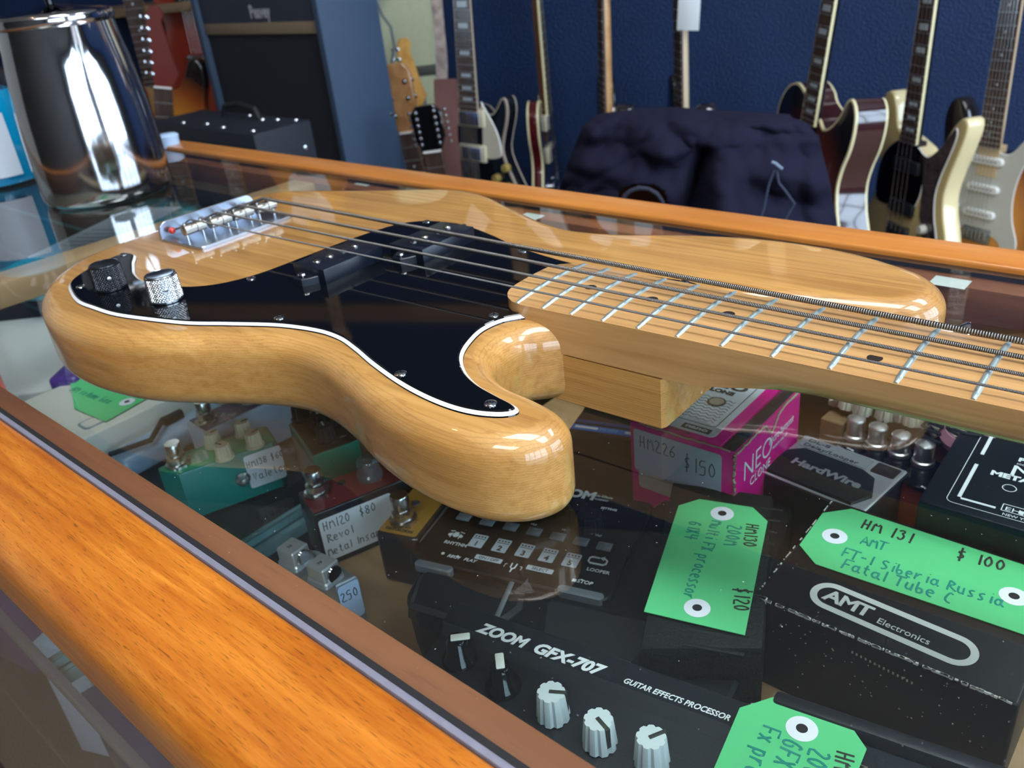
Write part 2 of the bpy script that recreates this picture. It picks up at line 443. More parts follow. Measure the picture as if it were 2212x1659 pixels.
# unseen panels added to the ceiling to give light from above
for i, (x, y) in enumerate([(0.62, -0.05), (1.95, 0.1), (1.5, 1.25), (0.9, -1.6)]):
    t = thing('fill_panel', 'flat rectangular panel added to the ceiling for top light, unseen', 'lamp', T(x, y, CEIL), group='added top-light panels')
    bm = MB(); box(bm, -.62, .62, -.32, .32, -.03, 0, bev=.004); obj('housing', bm, WHITE, t)
    bm = MB(); box(bm, -.58, .58, -.28, .28, -.036, -.031); obj('diffuser', bm, emit('fill_panel_glow', (.92, .96, 1.0), FILL_PANEL_STRENGTH), t, smooth=False)
# ledge on the blue wall
M = Matrix.Identity(4)
for i in range(3): M[i][0] = wdir[i]; M[i][1] = -wn[i]; M[i][3] = dep(520, 2, 2.45)[i]
bm = MB(); box(bm, -1.6, 0.42, -.02, .35, -.012, .012, bev=.003)
struct(obj('trim_1', bm, wood('ledge_wood', (.18, .12, .07), (.24, .17, .1), (.3, .21, .13), .6, 0, 3, 40, 40), None, M))
# ceiling bulbs
for i, (x, y) in enumerate([(-0.7, -0.3), (0.9, -1.0)]):
    t = thing('pendant_lamp', 'small warm pendant bulb hanging from the ceiling, out of the picture', 'lamp', T(x, y, 1.45), group='warm ceiling bulbs')
    bm = MB(); tube(bm, [(0, 0, CEIL - 1.45), (0, 0, .05)], .003, 6); obj('cord', bm, BLKPL, t)
    bm = MB(); lathe(bm, [(.012, .02), (.014, .05), (.006, .06)], 16); obj('socket', bm, BLKPL, t)
    bm = MB(); bmesh.ops.create_uvsphere(bm, u_segments=16, v_segments=10, radius=.03); obj('bulb', bm, emit('warm_bulb', (1.0, 0.62, 0.25), BULB_STRENGTH), t)

# ------------------------------------------------------------------ the display counter
RAIL = wood('orange_rail_wood', (0.42, 0.105, 0.008), (0.54, 0.165, 0.014), (0.68, 0.24, 0.028), 0.30, 0.35, 16, 260, 260, pores=0.55, bump=0.25, coat_rough=0.22)
RAILB = wood('back_rail_wood', (0.50, 0.17, 0.03), (0.56, 0.21, 0.04), (0.62, 0.25, 0.05), 0.3, 0.3, 3, 60, 60, pores=0.15, bump=0.05, coat_rough=0.2)
LEDGE = wood('ledge_brown_wood', (0.20, 0.058, 0.020), (0.25, 0.078, 0.028), (0.30, 0.10, 0.038), 0.65, 0, 4, 60, 60, pores=0.15)
TANW = wood('tan_board', (0.42, 0.25, 0.12), (0.5, 0.31, 0.16), (0.56, 0.36, 0.2), 0.5, 0, 4, 50, 50)
DARKIN = wood('dark_inner_wood', (0.055, 0.028, 0.02), (0.075, 0.04, 0.028), (0.095, 0.05, 0.035), 0.6, 0, 4, 50, 50)
GLASS = glassmat('counter_glass', (0.93, 0.97, 0.96), 1.58, dust=0.004)
PANE = glassmat('pane_glass', (0.90, 0.96, 0.96), 1.5)
EDGE = mat('glass_edge', (0.22, 0.45, 0.50), 0.15, trans=0.0, coat=0.3)
CF = T(0, 0, 0, math.radians(-2.0))
ctr = thing('display_counter', 'long glass-topped wooden display counter under the bass guitar', 'counter', CF)
X0, X1 = -1.5, 1.15
def railprof(name, y0, y1, z0, z1, m, r_out, outer, r_in=.003):
    'rail with one generously rounded edge'
    bm = MB(); prof = []
    s = 1 if outer > 0 else -1
    yo, yi = (y1, y0) if s > 0 else (y0, y1)
    for k in range(9):
        a = k / 8 * PI / 2; prof.append((yo - s * r_out + s * r_out * math.cos(a), z1 - r_out + r_out * math.sin(a)))
    for k in range(4):
        a = k / 3 * PI / 2; prof.append((yi + s * r_in - s * r_in * math.sin(a), z1 - r_in + r_in * math.cos(a)))
    prof += [(yi, z0)]
    for k in range(5):
        a = k / 4 * PI / 2; prof.append((yo - s * .008 + s * .008 * math.sin(a), z0 + .008 - .008 * math.cos(a)))
    NX = 60
    rows = [[bm.verts.new((X0 + (X1 - X0) * i / NX, p[0], p[1])) for p in prof] for i in range(NX + 1)]
    n = len(prof)
    for a, b in zip(rows, rows[1:]):
        for k in range(n): bm.faces.new((a[k], a[(k + 1) % n], b[(k + 1) % n], b[k]))
    bm.faces.new(rows[0]); bm.faces.new(list(reversed(rows[-1])))
    return obj(name, bm, m, ctr, ang=50)
railprof('front_rail', -.2575, -.2045, -.042, .0005, RAIL, .017, -1)
railprof('back_rail', .2585, .296, -.05, .004, RAILB, .006, 1, .0025)
bm = MB(); box(bm, X0, X1, -.2044, -.2014, -.006, .0002, bev=.0008); obj('sealant_strip', bm, mat('grey_sealant', (.17, .17, .22), .5, bump=.5, bscale=120), ctr)
bm = MB(); box(bm, X0, X1, -.2015, -.1990, -.006, .0001); obj('gap_gasket', bm, BLKMAT, ctr)
bm = MB(); box(bm, X0, X1, -.1991, .2575, -.006, 0, 0)
for f in bm.faces:
    if abs(f.normal.z) < .5: f.material_index = 1
obj('glass_top', bm, [GLASS, BLKMAT], ctr, smooth=False)
bm = MB(); box(bm, X0, X1, -.2045, -.183, -.03, -.0065, bev=.001); obj('front_ledge', bm, LEDGE, ctr)
bm = MB(); box(bm, X0, X1, .240, .2585, -.03, -.0065, bev=.001); obj('back_ledge', bm, LEDGE, ctr)
bm = MB(); box(bm, X0, X1, .2585, .285, FLOOR + .08, -.05); obj('back_panel', bm, DARKIN, ctr, smooth=False)
bm = MB(); box(bm, -.30, -.262, -.183, .240, -.028, -.0065, bev=.001)
obj('crossbar', bm, wood('crossbar_wood', (0.42, 0.25, 0.12), (0.5, 0.31, 0.16), (0.56, 0.36, 0.2), 0.5, 0, 40, 4, 40), ctr)
def gslab(name, x0, x1, y0, y1, z0, z1, m=PANE):
    bm = MB(); box(bm, x0, x1, y0, y1, z0, z1)
    ax = min(range(3), key=lambda i: (x1 - x0, y1 - y0, z1 - z0)[i])
    for f in bm.faces:
        if abs(f.normal[ax]) < .5: f.material_index = 1
    return obj(name, bm, [m, EDGE], ctr, smooth=False)
gslab('front_glass', X0, X1, -.246, -.241, FLOOR + .1, -.042)
gslab('glass_shelf', X0, .036, -.236, .25, -.168, -.162)
gslab('glass_shelf', .0385, X1, -.236, .25, -.168, -.162)
gslab('glass_shelf', X0, X1, -.232, .25, -.40, -.393)
bm = MB(); box(bm, .022, .0355, -.239, .25, -.182, -.168, bev=.002); obj('shelf_support', bm, mat('clear_acrylic', (.32, .52, .60), .2, coat=.5), ctr)
bm = MB(); box(bm, .040, .047, -.239, .25, -.178, -.168, bev=.001); obj('shelf_support', bm, mat('clear_acrylic', (.3, .5, .6)), ctr)
bm = MB(); box(bm, X0, X1, -.2405, -.236, -.176, -.160, bev=.0008); obj('shelf_edge_trim', bm, mat('lilac_grey_trim', (.22, .19, .24), .35, coat=.3), ctr)
bm = MB(); box(bm, .10, X1, -.16, .25, -.162, -.1601); obj('shelf_board', bm, TANW, ctr, smooth=False)
bm = MB(); box(bm, X0, X1, -.262, .285, FLOOR, FLOOR + .1); box(bm, X0, X0 + .03, -.24, .26, FLOOR + .1, -.006); box(bm, X1 - .03, X1, -.24, .26, FLOOR + .1, -.006)
obj('base', bm, DARKIN, ctr, smooth=False)
ZS = -0.160   # level of the shelf the pedals stand on

# small paper barcode tags stuck along the back ledge
for k, (u, v, w) in enumerate([(1146, 468, 26), (2052, 610, 34), (790, 396, 22), (935, 425, 20)]):
    p = at(u, v, -.0062)
    bm = MB(); box(bm, -.011, .011, -.008, .008, 0, .0001)
    o = obj('barcode_tag', bm, mat('barcode_paper', (.6, .62, .6), .6), None, T(p.x, p.y, p.z, math.radians(-2)), smooth=False)
    tag(o, ['small white paper tag under the glass beside the upper waist of the bass', 'small white paper tag under the glass past the long horn', 'small white paper tag by the back rail nearest the steel jug', 'small white paper tag by the back rail behind the broad end of the bass'][k], 'label', 'paper tags along the back ledge')

# ------------------------------------------------------------------ the bass guitar
BODYW = wood('natural_ash_lacquer', (0.44, 0.215, 0.050), (0.56, 0.300, 0.082), (0.64, 0.365, 0.115), 0.42, 1.0, 7, 240, 240, pores=0.2, bump=0.02, coat_rough=0.02, ring=0.16, contrast=(.25, .75))
BZ = 0.0442
bass = thing('bass_guitar', 'natural blond electric bass guitar lying on the glass counter', 'bass guitar', T(0, 0, BZ))
mm = .001
OUT = [(-98, -10), (-98, -45), (-94, -76), (-83, -102), (-64, -125), (-38, -143), (-5, -155), (28, -160), (62, -158), (92, -151), (120, -139), (145, -126), (168, -116), (190, -111.5), (212, -113.5), (236, -120), (262, -129), (290, -135), (316, -136.5), (336, -133), (350, -124), (357, -111.5), (355, -100),
       (346, -92.5), (331, -88.5), (313, -85.5), (298, -79), (288, -69), (284, -56), (286, -44), (294, -35), (303, -25), (311, -8), (321, 12), (336, 30), (356, 43), (382, 53), (410, 58), (432, 65), (444, 78), (445, 95), (434, 112), (414, 124),
       (388, 133), (360, 137), (330, 136), (300, 130), (270, 120), (242, 109.5), (214, 105.5), (188, 111), (162, 121.5), (136, 133), (108, 146), (80, 153), (50, 150), (15, 136), (-25, 120), (-65, 106), (-92, 90), (-103, 66), (-102, 30)]
pts = [(p.x * mm, p.y * mm) for p in smooth_closed(OUT, 2.0)]
bm = MB(); R1 = 12.5; R2 = 11.0; rings = []
for k in range(8):
    a = k / 7 * PI / 2; rings.append(((-44 + R2 - R2 * math.cos(a)) * mm, (R2 - R2 * math.sin(a)) * mm))
for k in range(10):
    a = k / 9 * PI / 2; rings.append(((-R1 + R1 * math.sin(a)) * mm, (R1 - R1 * math.cos(a)) * mm))
prism(bm, pts, rings)
hb = [(270, -30.4), (355, -29.6), (356.5, -27), (356.5, 27), (355, 30.6), (270, 31)]
prism(bm, [(x * mm, y * mm) for x, y in hb], [(-.0438, .0015), (-.0425, 0), (-.0158, 0)])
obj('body', bm, BODYW, bass, ang=40)
# pickguard
PG = [(-41, -113), (-30, -125), (-11, -133), (10, -138.5), (29, -139), (54, -138), (82, -132), (110, -124), (134, -113), (162, -101), (187, -95.5), (206, -96), (224, -101), (244, -108), (268, -115), (288, -119), (306, -120.5), (320, -119), (331, -114.5), (335, -109),
      (331, -105), (320, -102.5), (306, -99), (294, -93.5), (284, -86), (276.5, -77), (271, -65), (268, -53), (269.5, -41), (275, -33), (281, -27), (290, -10), (300, 15), (312, 31), (325, 35), (337, 38), (338, 43), (330, 46), (312, 45), (288, 43.5), (262, 42.5), (232, 47), (204, 54), (180, 63), (160, 69.5), (140, 74), (120, 73), (104, 67.5), (94, 57), (89, 42), (86, 22), (84, 0), (83, -25), (82, -48), (79, -63), (73, -76), (63, -86), (49, -92.5), (32, -96), (14, -96.5), (-3, -92), (-16, -85.5), (-26, -80), (-35, -74), (-43, -70), (-50, -71), (-54, -76), (-52, -88), (-47, -101)]
pts = [(p.x * mm, p.y * mm) for p in smooth_closed(PG, 1.5)]
bm = MB()
prism(bm, pts, [(.00003, 0), (.0007, .0002), (.0007, .0002), (.0019, .0017), (.0025, .0024)], sidemi=[0, 0, 1, 0], mi_top=0, bot=False)
obj('pickguard', bm, [BLACK, mat('white_ply', (.85, .86, .88), .25, coat=.5)], bass, ang=20)
def screw(name, x, y, z, r=2.9, h=1.0, parent=bass, m=CHROME):
    bm = MB(); prof = [(r, 0), (r * .98, h * .45), (r * .75, h * .85), (r * .4, h), (.25, h * 1.02)]
    lathe(bm, [(a * mm, b * mm) for a, b in prof], 20)
    for a in (0, PI / 2): box(bm, -r * .55 * mm, r * .55 * mm, -.35 * mm, .35 * mm, h * .9 * mm, h * 1.12 * mm, 1, M=T(rz=a + x))
    obj(name, bm, [m, BLKMAT], parent, T(x * mm, y * mm, z * mm))
for x, y in [(87, -64), (157, -95.5), (112, 66), (215, 45), (263, -39), (322, -111), (267, -110), (-12, -125), (-48, -76), (328, 41.5)]:
    screw('pickguard_screw', x, y, 2.5)
# knobs
def knurl(x, y, m, lab, tilt=0):
    bm = MB(); n = 72; H = [3.2]
    prof = [(9.6, 2.9), (9.8, 3.1), (9.8, 4.0)]
    rr = []
    rows = []; n = 324; NZ = 56      # knurled skirt: crossed diagonal grooves leave small pyramids
    for q_ in range(NZ + 1):
        z = 4.2 + q_ / NZ * 13.6; row = []
        for k in range(n):
            a = 2 * PI * k / n
            tw = lambda q_: abs((q_ / PI) % 1.0 * 2 - 1); g = min(tw(18 * a + z * 1.75), tw(18 * a - z * 1.75))
            r = 9.45 - (z - 3) * .045 + .75 * min(g, .8)
            row.append(bm.verts.new((r * math.cos(a) * mm, r * math.sin(a) * mm, z * mm)))
        rows.append(row)
    for p, q in zip(rows, rows[1:]):
        for k in range(n): bm.faces.new((p[k], p[(k + 1) % n], q[(k + 1) % n], q[k]))
    lathe(bm, [(a * mm, b * mm) for a, b in [(9.2, 2.7), (9.75, 2.9), (9.75, 4.0), (9.5, 4.25)]], 48)
    lathe(bm, [(a * mm, b * mm) for a, b in [(8.9, 17.8), (9.05, 18.2), (8.7, 18.9), (8.0, 19.1), (7.6, 18.8), (3.0, 18.35), (.3, 18.3)]], 48)
    o = obj('control_knob', bm, m, bass, T(x * mm, y * mm, 0), ang=9, label=lab)
    bm = MB(); lathe(bm, [(1.3 * mm, 0), (1.2 * mm, .7 * mm), (.2 * mm, .8 * mm)], 14)
    obj('set_screw', bm, STEEL, o, T(9.3 * mm * math.cos(-.35), 9.3 * mm * math.sin(-.35), 11.5 * mm, -.35) @ Matrix.Rotation(PI / 2, 4, 'Y'))
knurl(67, -110, mat('knurled_chrome', (.62, .65, .68), .2, 1), 'bright chrome knurled knob')
knurl(11, -116, mat('knurled_black', (.045, .05, .06), .28, .85, noise_amt=.3), 'blackened knurled knob')
# bridge
bm = MB(); BX0, BX1, BYa, BYb = -58, -5, -41.5, 41.5
bo = rounded_rect(BX0 * mm, BX1 * mm, BYa * mm, BYb * mm, 5 * mm, 4)
prism(bm, bo, [(.0001, 0), (.0018, 0), (.0022, .0004)])
# upturned back lip with rounded corners
lip = [(BYa, 0)] + [(BYa + 7 - 7 * math.cos(a), 6.5 + 7 * math.sin(a)) for a in [k / 5 * PI / 2 for k in range(6)]] + [(BYb - 7 + 7 * math.sin(a), 6.5 + 7 * math.cos(a)) for a in [k / 5 * PI / 2 for k in range(6)]] + [(BYb, 0)]
prism(bm, [(y * mm, z * mm) for y, z in lip], [(0, .0003), (.0003, 0), (.0019, 0), (.0022, .0003)], M=Matrix(((0, 0, 1, BX0 * mm), (1, 0, 0, 0), (0, 1, 0, 0), (0, 0, 0, 1))))
bridge = obj('bridge', bm, mat('bridge_chrome', (.46, .52, .62), .30, 1.0, noise_amt=.15, nscale=90), bass)
SY = [28.5, 9.5, -9.5, -28.5]; SR = [1.3, 1.02, .8, .58]; SZ = [15.8, 15.5, 15.2, 15.0]
SX = [-22, -25, -26, -30]
for i in range(4):
    bm = MB(); y = SY[i]
    prof = [(3.2, -8.7), (3.9, -8.4), (3.9, -1.4), (3.3, -1.2), (3.3, -.4), (3.9, -.2), (3.9, 8.4), (3.2, 8.7)]
    lathe(bm, [(a * mm, b * mm) for a, b in prof], 24, M=T(SX[i] * mm, y * mm, 10.2 * mm, rx=PI / 2))
    s = obj('saddle', bm, NICKEL, bridge)
    for dy in (-6.5, 6.5):
        bm = MB(); tube(bm, [(SX[i] * mm, (y + dy) * mm, 2 * mm), (SX[i] * mm, (y + dy) * mm, 15 * mm)], 1.1 * mm, 8); obj('height_screw', bm, STEEL, s)
    bm = MB(); tube(bm, [(-56 * mm, y * mm + .004, 8 * mm), (SX[i] * mm, y * mm + .004, 10 * mm)], 1.3 * mm, 10)
    for k in range(10): pass
    lathe(bm, [(2.6 * mm, -1 * mm), (2.6 * mm, 1 * mm)], 12, M=T(-58.5 * mm, y * mm + .004, 8 * mm, ry=PI / 2)); obj('intonation_screw', bm, STEEL, s)
    # ball end sleeve of the string behind the saddle
    bm = MB(); tube(bm, [(-55 * mm, (y - 2) * mm, 6 * mm), (-44 * mm, (y - 1) * mm, 9 * mm), (-36 * mm, y * mm, 11.5 * mm)], SR[i] * 1.45 * mm, 10); obj('string_wrap', bm, mat('string_silk', (.16, .14, .12), .6, bump=.6, bscale=1500), bridge)
bm = MB(); bmesh.ops.create_uvsphere(bm, u_segments=12, v_segments=8, radius=.0026); obj('string_ball', bm, mat('red_ball', (.55, .02, .02), .3, coat=.5), bridge, T(-52 * mm, -34 * mm, .0065))
# pickups
def pickup(x0, x1, y0, y1, lab):
    bm = MB(); box(bm, x0 * mm, x1 * mm, y0 * mm, y1 * mm, 0, 11.5 * mm, bev=.0005)
    for yy, s in ((y0, -1), (y1, 1)):
        prism(bm, [((x0 + x1) / 2 * mm + a * 9 * mm, (yy + s * b * 9) * mm) for a, b in [(-1, -.2), (1, -.2), (.75, .5), (.4, 1), (-.4, 1), (-.75, .5)]], [(.0025, 0), (.0065, 0), (.007, .0004)])
    pu = obj('pickup', bm, mat('pickup_black', (.006, .009, .018), .3, coat=.0, noise_amt=.3), bass, label=lab)
    xm = (x0 + x1) / 2
    for k in range(4):
        y = y0 + 8 + (y1 - y0 - 16) * k / 3
        bm = MB(); lathe(bm, [(2.5 * mm, 0), (2.5 * mm, .6 * mm), (1.9 * mm, 1.1 * mm), (.3 * mm, 1.2 * mm)], 18)
        obj('pole_piece', bm, STEEL, pu, T((xm - 1) * mm, y * mm, 11.4 * mm))
    for yy in (y0 - 5, y1 + 5):
        bm = MB(); lathe(bm, [(.9 * mm, -4 * mm), (.9 * mm, 1 * mm), (2.7 * mm, 1.2 * mm), (2.4 * mm, 2.2 * mm), (.4 * mm, 2.6 * mm)], 16)
        obj('pickup_screw', bm, STEEL, pu, T(xm * mm, yy * mm, 7 * mm))
pickup(112, 141, -49, -1 + -1.5, 'treble side pickup half nearer the bridge')
pickup(143, 172, 2.5, 50, 'bass side pickup half nearer the neck')
# neck
def hw(x): return ((42 + (864 - x) / 592.0 * 20.3) / 2) * mm
FB = 7.8 * mm
def crown(y, w): return FB + (1.9 * mm) * (1 - (y / w) ** 2)
bm = MB(); xs = []
x = 257.5
stations = [257.5, 258.3, 260, 263, 268, 275, 290, 310, 330, 350, 358, 364, 371, 379, 388, 398, 410, 425] + list(range(445, 870, 20)) + [868]
def halfw(x):
    w = hw(max(x, 262))
    if x < 275:
        r = 17.5; t = (275 - x) / r
        w -= (1 - math.sqrt(max(0, 1 - min(1, t) ** 2))) * r * mm * .95
    return w
rows = []
for x in stations:
    w = halfw(x); sec = []
    NT = 12
    for k in range(NT + 1):
        y = -w + 2 * w * k / NT; sec.append((y, crown(y, hw(max(x, 262)))))
    # side and back, from +w down and round to -w
    if x <= 364: s = 0.0
    elif x < 425: s = (x - 364) / 61.0
    else: s = 1.0
    s = s * s * (3 - 2 * s)
    depth = -16 * (1 - s) + (-13.2 - 0.0) * s
    NB = 14
    for k in range(1, NB):
        a = k / NB * PI
        # rectangle section
        t = k / NB
        if t < .3: ry, rz_ = w, FB + (depth * mm - FB) * (t / .3)
        elif t > .7: ry, rz_ = -w, FB + (depth * mm - FB) * ((1 - t) / .3)
        else: ry, rz_ = w * (1 - 2 * (t - .3) / .4), depth * mm
        cy = w * math.copysign(abs(math.cos(a)) ** .62, math.cos(a)); cz = FB - 2.5 * mm * min(1, math.sin(a) * 4) + (depth * mm + 2.5 * mm - FB) * (math.sin(a) ** .95)
        sec.append((ry * (1 - s) + cy * s, rz_ * (1 - s) + cz * s))
    rows.append([bm.verts.new((x * mm, y, z)) for y, z in sec])
n = len(rows[0])
for a, b in zip(rows, rows[1:]):
    for k in range(n): bm.faces.new((a[k], a[(k + 1) % n], b[(k + 1) % n], b[k]))
bm.faces.new(rows[0]); bm.faces.new(list(reversed(rows[-1])))
# headstock
hs = [(866, -21), (890, -34), (930, -46), (985, -52), (1040, -50), (1068, -30), (1070, 5), (1045, 24), (1020, 27), (900, 26), (866, 21)]
prism(bm, [(a * mm, b * mm) for a, b in hs], [(-.010, .001), (-.009, 0), (.003, 0), (.004, .001)])
neck = obj('neck', bm, MAPLE, bass, ang=28)
FRET = mat('fret_nickel', (.60, .74, .74), .38, .85)
for nf in range(1, 21):
    x = 864 / 2 ** (nf / 12.0) * mm; w = hw(x / mm) - .0004
    bm = MB(); rows = []
    for k in range(13):
        y = -w + 2 * w * k / 12; z = crown(y, w)
        e = .7 if k in (0, 12) else 1
        rows.append([bm.verts.new((x + dx * mm * e, y, z + dz * mm * e)) for dx, dz in ((-1.35, -.2), (-1.1, .65), (-.45, 1.05), (.45, 1.05), (1.1, .65), (1.35, -.2))])
    for a, b in zip(rows, rows[1:]):
        for k in range(6): bm.faces.new((a[k], a[(k + 1) % 6], b[(k + 1) % 6], b[k]))
    bm.faces.new(rows[0]); bm.faces.new(list(reversed(rows[-1])))
    obj('fret', bm, FRET, bass, ang=50)
def fx(n): return 864 / 2 ** (n / 12.0)
dots = [(n, 0) for n in (3, 5, 7, 9, 15, 17, 19)] + [(12, -13), (12, 13)]
for n_, yy in dots:
    x = (fx(n_) + fx(n_ - 1)) / 2
    bm = MB(); lathe(bm, [(3.1 * mm, 0), (3.1 * mm, .08 * mm)], 20)
    obj('fret_marker', bm, mat('marker_black', (.02, .014, .012), .35), bass, T(x * mm, yy * mm, crown(yy * mm, hw(x)) + .00002))
bm = MB(); box(bm, .864, .868, -.021, .021, .006, .0125, bev=.0005); obj('nut', bm, CREAMP, bass)
# strings: wound, so the surface carries a fine helical ridge
NY = [17, 5.7, -5.7, -17]
def wound(c1, c2, rough, name, sc_):
    m, nt, b = base(name); L = nt.links
    tc = nt.nodes.new('ShaderNodeTexCoord'); w = nt.nodes.new('ShaderNodeTexWave'); w.wave_type = 'BANDS'; w.bands_direction = 'X'; w.inputs['Scale'].default_value = sc_; w.inputs['Distortion'].default_value = 0
    L.new(tc.outputs['Object'], w.inputs['Vector'])
    cr = nt.nodes.new('ShaderNodeValToRGB'); cr.color_ramp.elements[0].color = c1 + (1,); cr.color_ramp.elements[1].color = c2 + (1,)
    L.new(w.outputs['Fac'], cr.inputs['Fac']); L.new(cr.outputs['Color'], b.inputs['Base Color'])
    bp = nt.nodes.new('ShaderNodeBump'); bp.inputs['Strength'].default_value = .8; bp.inputs['Distance'].default_value = .0004
    L.new(w.outputs['Fac'], bp.inputs['Height']); L.new(bp.outputs['Normal'], b.inputs['Normal'])
    setp(b, Metallic=.9, Roughness=rough); return m
WOUND = [wound((.03, .026, .024), (.36, .33, .30), .34, 'wound_string_%s' % 'abcd'[i], s) for i, s in enumerate([300, 400, 520, 700])]
for i in range(4):
    bm = MB()
    p0_ = Vector((SX[i], SY[i] - SX[i] * (NY[i] - SY[i]) / -864, 15.9 - SX[i] * .0082)) * mm; pm_ = Vector((560, SY[i] + (NY[i] - SY[i]) * 560 / 864, 11.4)) * mm; p1_ = Vector((864, NY[i], 11.2)) * mm
    # aim of the straight run must follow the fitted lines
    pts = [Vector((-44, SY[i] - .8, 9.5)) * mm, Vector((SX[i] - 5, SY[i], 14.6)) * mm, p0_] + [p0_.lerp(pm_, k / 18) for k in range(1, 19)] + [pm_.lerp(p1_, k / 6) for k in range(1, 7)]
    tube(bm, pts, SR[i] * mm, 12)
    obj('string', bm, WOUND[i], bass, label=['thickest string', 'second thickest string', 'second thinnest string', 'thinnest string'][i])
# tuning posts on the headstock
for k in range(4):
    bm = MB(); lathe(bm, [(.006, -.004), (.006, .004), (.0035, .005), (.0035, .014)], 16); tube(bm, [(0, .004, -.012), (0, .045, -.012)], .0025, 8); box(bm, -.009, .009, .045, .05, -.024, 0, bev=.001)
    obj('tuner', bm, CHROME, bass, T((905 + k * 36) * mm, 8 * mm, .004))
for x, y, a in ((-104.5, 0, PI), (446, 88, .2)):
    bm = MB(); lathe(bm, [(.0035, -.002), (.0035, .004), (.0075, .010), (.0075, .012), (.004, .0128)], 20)
    obj('strap_button', bm, CHROME, bass, T(x * mm, y * mm, -.022, a) @ Matrix.Rotation(PI / 2, 4, 'Y'))
# crack line where the neck meets the pocket

# ------------------------------------------------------------------ things on the counter
JP = at(248, 446, 0.0); hd = Vector((JP.x - CAM.x, JP.y - CAM.y, 0)).normalized()
JR = 0.070
jc = JP + hd * JR
jug = thing('coffee_jug', 'polished steel lidded coffee jug standing on the glass behind the bass', 'jug', T(jc.x, jc.y, 0.0003, math.atan2(-hd.y, -hd.x)))
STL = mat('polished_steel', (.52, .53, .56), .10, 1.0, noise_amt=.2, nscale=25, bump=.03, bscale=60)
bm = MB(); JH = .180
prof = [(.061, .0), (.0670, .0012), (.0695, .004), (.0712, .009), (.0718, .02), (.0720, .045), (.0712, .072), (.0697, .096), (.0672, .120), (.0640, .144), (.0608, .165), (.0588, JH), (.0572, JH + .002), (.0585, JH + .004), (.0588, JH + .008), (.0570, JH + .0105)]
N = 96; rows = []
def spout(a, z):
    'pouring lip: a V folded outward and downward, facing the camera (local +x)'
    d = math.atan2(math.sin(a - .25), math.cos(a - .25)); t = max(0, (z - .145) / .04)
    return t * math.exp(-(d / .22) ** 2)
for r, z in prof[:12]:
    row = []; r *= .975
    for k in range(N):
        a = 2 * PI * k / N; sp = spout(a, z); rr = r + .011 * sp; zz = z - .012 * sp if z > .18 else z
        row.append(bm.verts.new((rr * math.cos(a), rr * math.sin(a), zz)))
    rows.append(row)
for a, b in zip(rows, rows[1:]):
    for k in range(N): bm.faces.new((a[k], a[(k + 1) % N], b[(k + 1) % N], b[k]))
bm.faces.new(list(reversed(rows[0]))); bm.faces.new(rows[-1])
obj('body', bm, STL, jug, ang=50)
bm = MB(); lathe(bm, [(.0562, JH - .002), (.0580, JH + .001), (.0590, JH + .004), (.0590, JH + .009), (.0575, JH + .0115), (.046, JH + .014), (.02, JH + .017), (.012, JH + .02)], 96)
obj('lid', bm, STL, jug, ang=50)
bm = MB(); lathe(bm, [(.004, JH + .018), (.004, JH + .028), (.009, JH + .029), (.0135, JH + .034), (.0145, JH + .042), (.012, JH + .050), (.005, JH + .053)], 32); obj('lid_knob', bm, BLACK, jug)
bm = MB(); hp = [(-.052, 0, JH - .012), (-.075, 0, JH - .006), (-.100, 0, JH - .02), (-.108, 0, JH - .06), (-.105, 0, JH - .11), (-.090, 0, JH - .15), (-.066, 0, JH - .165)]
tube(bm, hp, [.005, .006, .007, .007, .007, .006, .005], 12); obj('handle', bm, BLACK, jug)
# pale cap behind the jug
p = at(368, 318, 0)
bm = MB(); lathe(bm, [(.012, 0), (.014, .001), (.0145, .012), (.0155, .016), (.012, .0185), (.002, .019)], 28)
tag(obj('bottle_cap', bm, mat('pale_blue_plastic', (.45, .62, .85), .35), None, T(p.x, p.y, 0)), 'pale blue plastic cap standing on the glass right behind the steel jug', 'cap')
# hand soap bottle
p = at(8, 410, 0) + hd * .045
soap = thing('soap_bottle', 'clear bottle of bright blue liquid soap left of the steel jug', 'bottle', T(p.x, p.y, 0, math.atan2(-hd.y, -hd.x)))
bm = MB(); lathe(bm, [(.036, .001), (.043, .004), (.0455, .012), (.0462, .05), (.0455, .10), (.0445, .112), (.001, .112)], 48)
obj('liquid', bm, mat('blue_soap', (.0, .36, .62), .12, coat=.8, noise_amt=.15, nscale=8), soap)
bm = MB(); lathe(bm, [(.037, .0), (.0445, .003), (.047, .012), (.0478, .05), (.047, .10), (.045, .125), (.038, .142), (.022, .153), (.014, .158), (.014, .168)], 48, caps=False)
obj('bottle_wall', bm, glassmat('clear_plastic', (.93, .96, 1), 1.45), soap)
bm = MB(); rows = []
for k in range(25):
    a = -1.45 + 2.05 * k / 24
    rows.append([bm.verts.new((.0482 * math.cos(a), .0482 * math.sin(a), z)) for z in (.014, .088)])
for a, b in zip(rows, rows[1:]): bm.faces.new((a[0], b[0], b[1], a[1]))
lab = obj('label', bm, mat('soap_label', (.70, .76, .85), .4), soap)
bm = MB(); lathe(bm, [(.015, .158), (.016, .17), (.016, .18), (.006, .184), (.006, .20)], 24); tube(bm, [(0, 0, .2), (.03, .01, .203), (.036, .012, .196)], .005, 10); obj('pump', bm, WHITE, soap)

